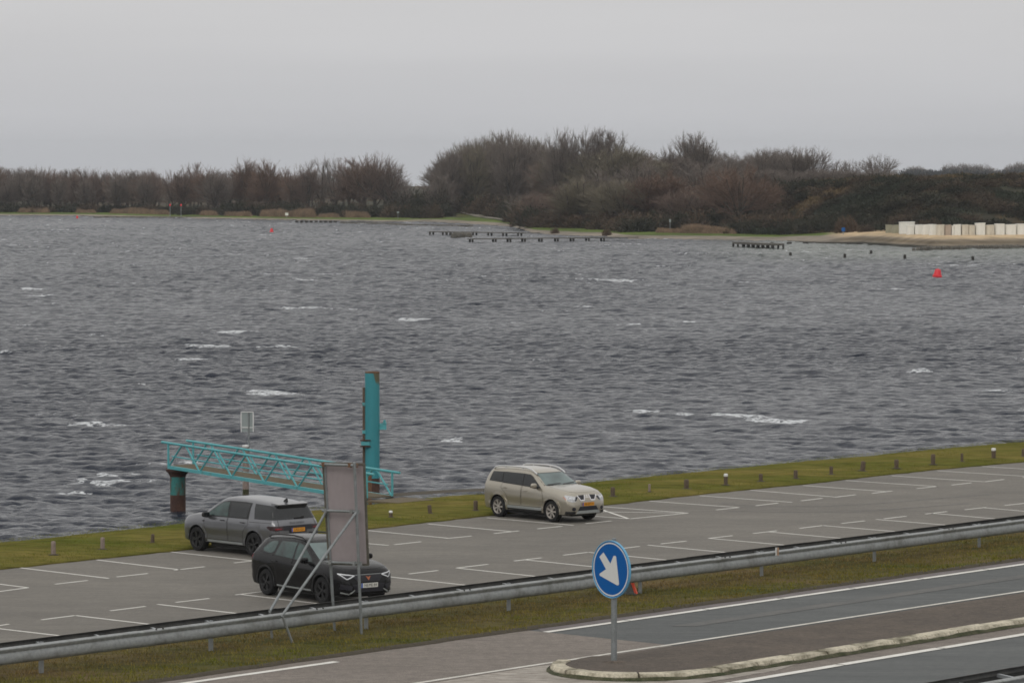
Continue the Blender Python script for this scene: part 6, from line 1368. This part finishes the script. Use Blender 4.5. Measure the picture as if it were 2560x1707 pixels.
# roof spoiler
q = MB().mat('grey_paint'); q.add([(-1.80, -.62, 1.655), (-1.80, .62, 1.655), (-2.10, .58, 1.615), (-2.10, -.58, 1.615), (-1.80, -.64, 1.60), (-1.80, .64, 1.60), (-2.09, .58, 1.59), (-2.09, -.58, 1.59)], [(0, 3, 2, 1), (4, 5, 6, 7), (0, 1, 5, 4), (1, 2, 6, 5), (2, 3, 7, 6), (3, 0, 4, 7)])
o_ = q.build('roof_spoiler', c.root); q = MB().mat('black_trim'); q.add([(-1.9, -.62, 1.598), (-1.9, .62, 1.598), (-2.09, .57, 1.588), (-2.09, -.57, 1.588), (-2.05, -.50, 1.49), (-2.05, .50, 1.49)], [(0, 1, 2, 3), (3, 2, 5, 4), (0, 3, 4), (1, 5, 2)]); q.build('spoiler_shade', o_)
c.patch('windscreen', 'glass_screen', [(-.72, 1.21), (.72, 1.21), (.60, 1.545), (-.60, 1.545)], 'front', 1, .005, .05)
c.patch('bonnet', 'grey_paint', [(1.22, -.76), (1.22, .76), (1.9, .74), (2.1, .5), (2.13, 0), (2.1, -.5), (1.9, -.74)], 'top', 1, .006, .08)
c.patch('grille', 'grille_black', [(-.5, .80), (.5, .80), (.48, .93), (-.48, .93)], 'front', 1, .006, .03); c.patch('air_intake', 'grille_black', [(-.6, .42), (.6, .42), (.55, .56), (-.55, .56)], 'front', 1, .006, .03)
c.doors([[(-.06, .42), (-.03, 1.125), (1.04, 1.11), (1.08, .92), (1.0, .70), (.92, .55), (.90, .42)], [(-.10, .42), (-.07, 1.125), (-1.0, 1.13), (-1.06, .98), (-.90, .86), (-.80, .70), (-.78, .42)]], 'grey_paint')
c.handles('black_trim', [(-.80, 1.02), (.16, 1.02)]); c.mirrors('black_trim', .86, 1.04, 1.17, (.13, .26, .17))
q = MB().mat('black_trim'); q.add([(-1.62, -.03, 1.66), (-1.62, .03, 1.66), (-1.80, .035, 1.65), (-1.80, -.035, 1.65), (-1.76, -.012, 1.765), (-1.76, .012, 1.765), (-1.82, 0, 1.76)], [(0, 4, 5, 1), (0, 3, 6, 4), (1, 5, 6, 2), (2, 6, 3), (4, 6, 5), (0, 1, 2, 3)]); q.build('shark_fin_aerial', c.root)
c.line('waist_line', 'seam', [(-2.1, 1.075), (-1.1, 1.06)], .010, 'side', 1, .006)
c.line('tailgate_seam', 'seam', [(-.70, 1.15), (-.72, 1.0), (-.74, .70), (.74, .70), (.72, 1.0), (.70, 1.15)], .012, 'rear', 1, .006)

# black SUV ---------------------------------------------------------------
BK = dict(paint='black_paint', axles=(1.33, -1.30), wr=.345, arch=.395, track=1.58, shoulder=.06, crown=.03,
    top=[(-2.18, .60), (-2.17, .88), (-2.12, 1.00), (-2.03, 1.12), (-1.85, 1.36), (-1.76, 1.45), (-1.62, 1.495), (-1.1, 1.54), (-.4, 1.57), (0, 1.55), (.25, 1.49), (1.0, 1.08), (1.06, 1.06), (1.5, 1.02), (1.85, .955), (2.03, .885), (2.12, .80), (2.18, .60), (2.195, .5)],
    bot=[(-2.18, .40), (-1.9, .26), (1.9, .24), (2.195, .28)],
    wid=[(-2.18, .70), (-2.12, .82), (-1.95, .89), (-1.6, .915), (0, .915), (1.4, .92), (1.75, .90), (1.98, .84), (2.10, .74), (2.195, .58)],
    roofw=[(-2.18, .60), (-1.95, .64), (-1.76, .62), (-1.0, .65), (0, .65), (.3, .63), (1.0, .75), (1.3, .77), (1.8, .72), (2.1, .62), (2.195, .5)],
    belt=[(-2.18, .95), (-1.9, 1.10), (-1.0, 1.06), (0, 1.02), (1.0, .97), (1.6, .90), (2.0, .80), (2.19, .58)])
hd = R(-53.5)
car3 = Car(BK, 'suv', mid_contact((667, 1488.5), (813, 1507), hd, -1, -1.30, 1.33, .86), hd, 'black SUV with white plate and white triangular headlight, parked behind the leaning grey panel')
c = car3; c.under(); c.wheels('rim_black', 5, 'twin', .23); c.arches('black_trim', .05, .014)
for sd in (-1, 1):
    c.patch('window_surround', 'black_trim', [(-1.74, 1.16), (-1.70, 1.12), (.90, .995), (.80, 1.09), (.20, 1.42), (.0, 1.465), (-.6, 1.475), (-1.2, 1.455), (-1.50, 1.40)], 'side', sd, .003, .04)
    c.patch('window', 'glass_teal', [(.0, 1.04), (.83, 1.01), (.74, 1.09), (.17, 1.40), (-.02, 1.44)], 'side', sd, .007, .05)
    c.patch('window', 'glass_teal', [(-.92, 1.08), (-.08, 1.045), (-.09, 1.445), (-.80, 1.44)], 'side', sd, .007, .05)
    c.patch('window', 'glass_teal', [(-1.60, 1.155), (-1.02, 1.095), (-.92, 1.42), (-1.30, 1.41)], 'side', sd, .007, .04, rnd=1)
    c.patch('sill', 'grey_trim', [(-.76, .30), (.84, .30), (.84, .335), (-.76, .335)], 'side', sd, .016, .07)
    c.patch('lower_cladding', 'black_trim', [(-.78, .25), (.86, .25), (.86, .295), (-.78, .295)], 'side', sd, .01, .05)
    q = MB().mat('black_trim'); pts = [(-1.55, 1.49), (-1.45, 1.555), (-1.0, 1.59), (-.4, 1.61), (.0, 1.585), (.18, 1.52)]
    for (xa, za), (xb, zb_) in zip(pts[:-1], pts[1:]): q.tube((xa, sd * .60, za), (xb, sd * .60, zb_), .02, n=8)
    q.build('roof_rail', c.root, True)
    hl = c.patch('headlight', 'grille_black', [(sd * a, z) for a, z in [(.80, .815), (.42, .755), (.62, .665), (.72, .685), (.79, .76)]], 'front', 1, .006, .025)
    tri3 = [(sd * a, z) for a, z in [(.80, .81), (.42, .757), (.64, .675), (.80, .81)]]
    c.line('light_strip', 'lamp_white', tri3[:2], .026, 'front', 1, .013, parent=hl); c.line('light_strip', 'lamp_white', tri3[1:3], .026, 'front', 1, .013, parent=hl); c.line('light_strip', 'lamp_white', tri3[2:], .024, 'front', 1, .013, parent=hl)
    c.patch('air_intake', 'grille_black', [(sd * a, z) for a, z in [(.50, .50), (.78, .56), (.80, .44), (.52, .38)]], 'front', 1, .006, .03)
    c.line('blade_trim', 'grey_trim', [(sd * a, z) for a, z in [(.44, .40), (.60, .305), (.78, .345)]], .03, 'front', 1, .012)
    c.patch('tail_light', 'lamp_red', [(-2.12, 1.01), (-1.93, 1.045), (-1.97, .96), (-2.14, .90)], 'side', sd, .008, .025)
    c.patch('tail_light', 'lamp_red', [(sd * a, z) for a, z in [(.84, 1.02), (.45, 1.0), (.45, .91), (.84, .90)]], 'rear', 1, .008, .03)
c.patch('windscreen_surround', 'black_trim', [(-.74, 1.06), (.74, 1.06), (.60, 1.475), (-.60, 1.475)], 'front', 1, .002, .05)
c.patch('windscreen', 'glass_screen', [(-.70, 1.09), (.70, 1.09), (.575, 1.455), (-.575, 1.455)], 'front', 1, .005, .05)
c.patch('rear_window', 'glass_dark', [(-.60, 1.14), (.60, 1.14), (.54, 1.40), (-.54, 1.40)], 'rear', 1, .005, .05)
c.patch('bonnet', 'black_paint', [(1.08, -.70), (1.08, .70), (1.6, .70), (1.95, .60), (2.04, .3), (2.05, 0), (2.04, -.3), (1.95, -.60), (1.6, -.70)], 'top', 1, .006, .08)
gr_ = c.patch('grille', 'grille_black', [(-.40, .765), (.40, .765), (.43, .70), (.34, .60), (-.34, .60), (-.43, .70)], 'front', 1, .007, .025)
c.line('grille_trim', 'grey_trim', [(-.41, .772), (.41, .772)], .012, 'front', 1, .012, parent=gr_)
c.patch('emblem', 'copper', [(-.075, .735), (-.02, .715), (0, .70), (.02, .715), (.075, .735), (.03, .665), (0, .625), (-.03, .665)], 'front', 1, .016, .02, parent=gr_)
c.patch('air_intake', 'grille_black', [(-.42, .34), (.42, .34), (.50, .54), (-.50, .54)], 'front', 1, .006, .03)
c.plate((0, .505), 'front', 'plate_white', 'NE:ME 84', R(-3), out=.03)
c.plate((0, .72), 'rear', 'plate_white', 'NE:ME 84', R(3), out=.03)
for a, b in (((.0, 1.10), (.60, 1.14)), ((-.60, 1.10), (-.05, 1.13))): c.line('wiper', 'black_trim', [a, b], .022, 'front', 1, .016)
c.doors([[(-.04, .36), (-.02, 1.02), (.90, .98), (.96, .78), (.90, .60), (.85, .36)], [(-.08, .36), (-.06, 1.02), (-1.0, 1.07), (-1.08, .93), (-.86, .80), (-.78, .62), (-.76, .36)]], 'black_paint')
c.handles('black_trim', [(-.86, .93), (.08, .90)]); c.mirrors('black_paint', .70, 1.01, 1.07, (.12, .24, .15))
car3.root.scale = (1.05, 1.05, 1.065)
#ENDCARS
# ------------------------------------------------------------------ haze
hz = MB(); x0, x1, yy0, yy1, zz0, zz1 = -6200, 6200, -700, 7200, -92, 45
hz.add([(x0, yy0, zz0), (x1, yy0, zz0), (x1, yy1, zz0), (x0, yy1, zz0), (x0, yy0, zz1), (x1, yy0, zz1), (x1, yy1, zz1), (x0, yy1, zz1)], [(3, 2, 1, 0), (4, 5, 6, 7), (0, 1, 5, 4), (1, 2, 6, 5), (2, 3, 7, 6), (3, 0, 4, 7)])
hm = bpy.data.materials.new('haze_air'); hm.use_nodes = True; MATS['haze'] = hm; n_ = hm.node_tree; n_.nodes.clear()
o1_ = n_.nodes.new('ShaderNodeOutputMaterial'); pv = n_.nodes.new('ShaderNodeVolumePrincipled'); pv.inputs['Color'].default_value = (.80, .84, .90, 1); pv.inputs['Density'].default_value = .00008; pv.inputs['Anisotropy'].default_value = .2
n_.links.new(pv.outputs[0], o1_.inputs['Volume'])
ho = hz.build('haze', material='haze'); tag(ho, 'thin grey winter haze over the lake and the far shore', 'haze', kind='stuff')
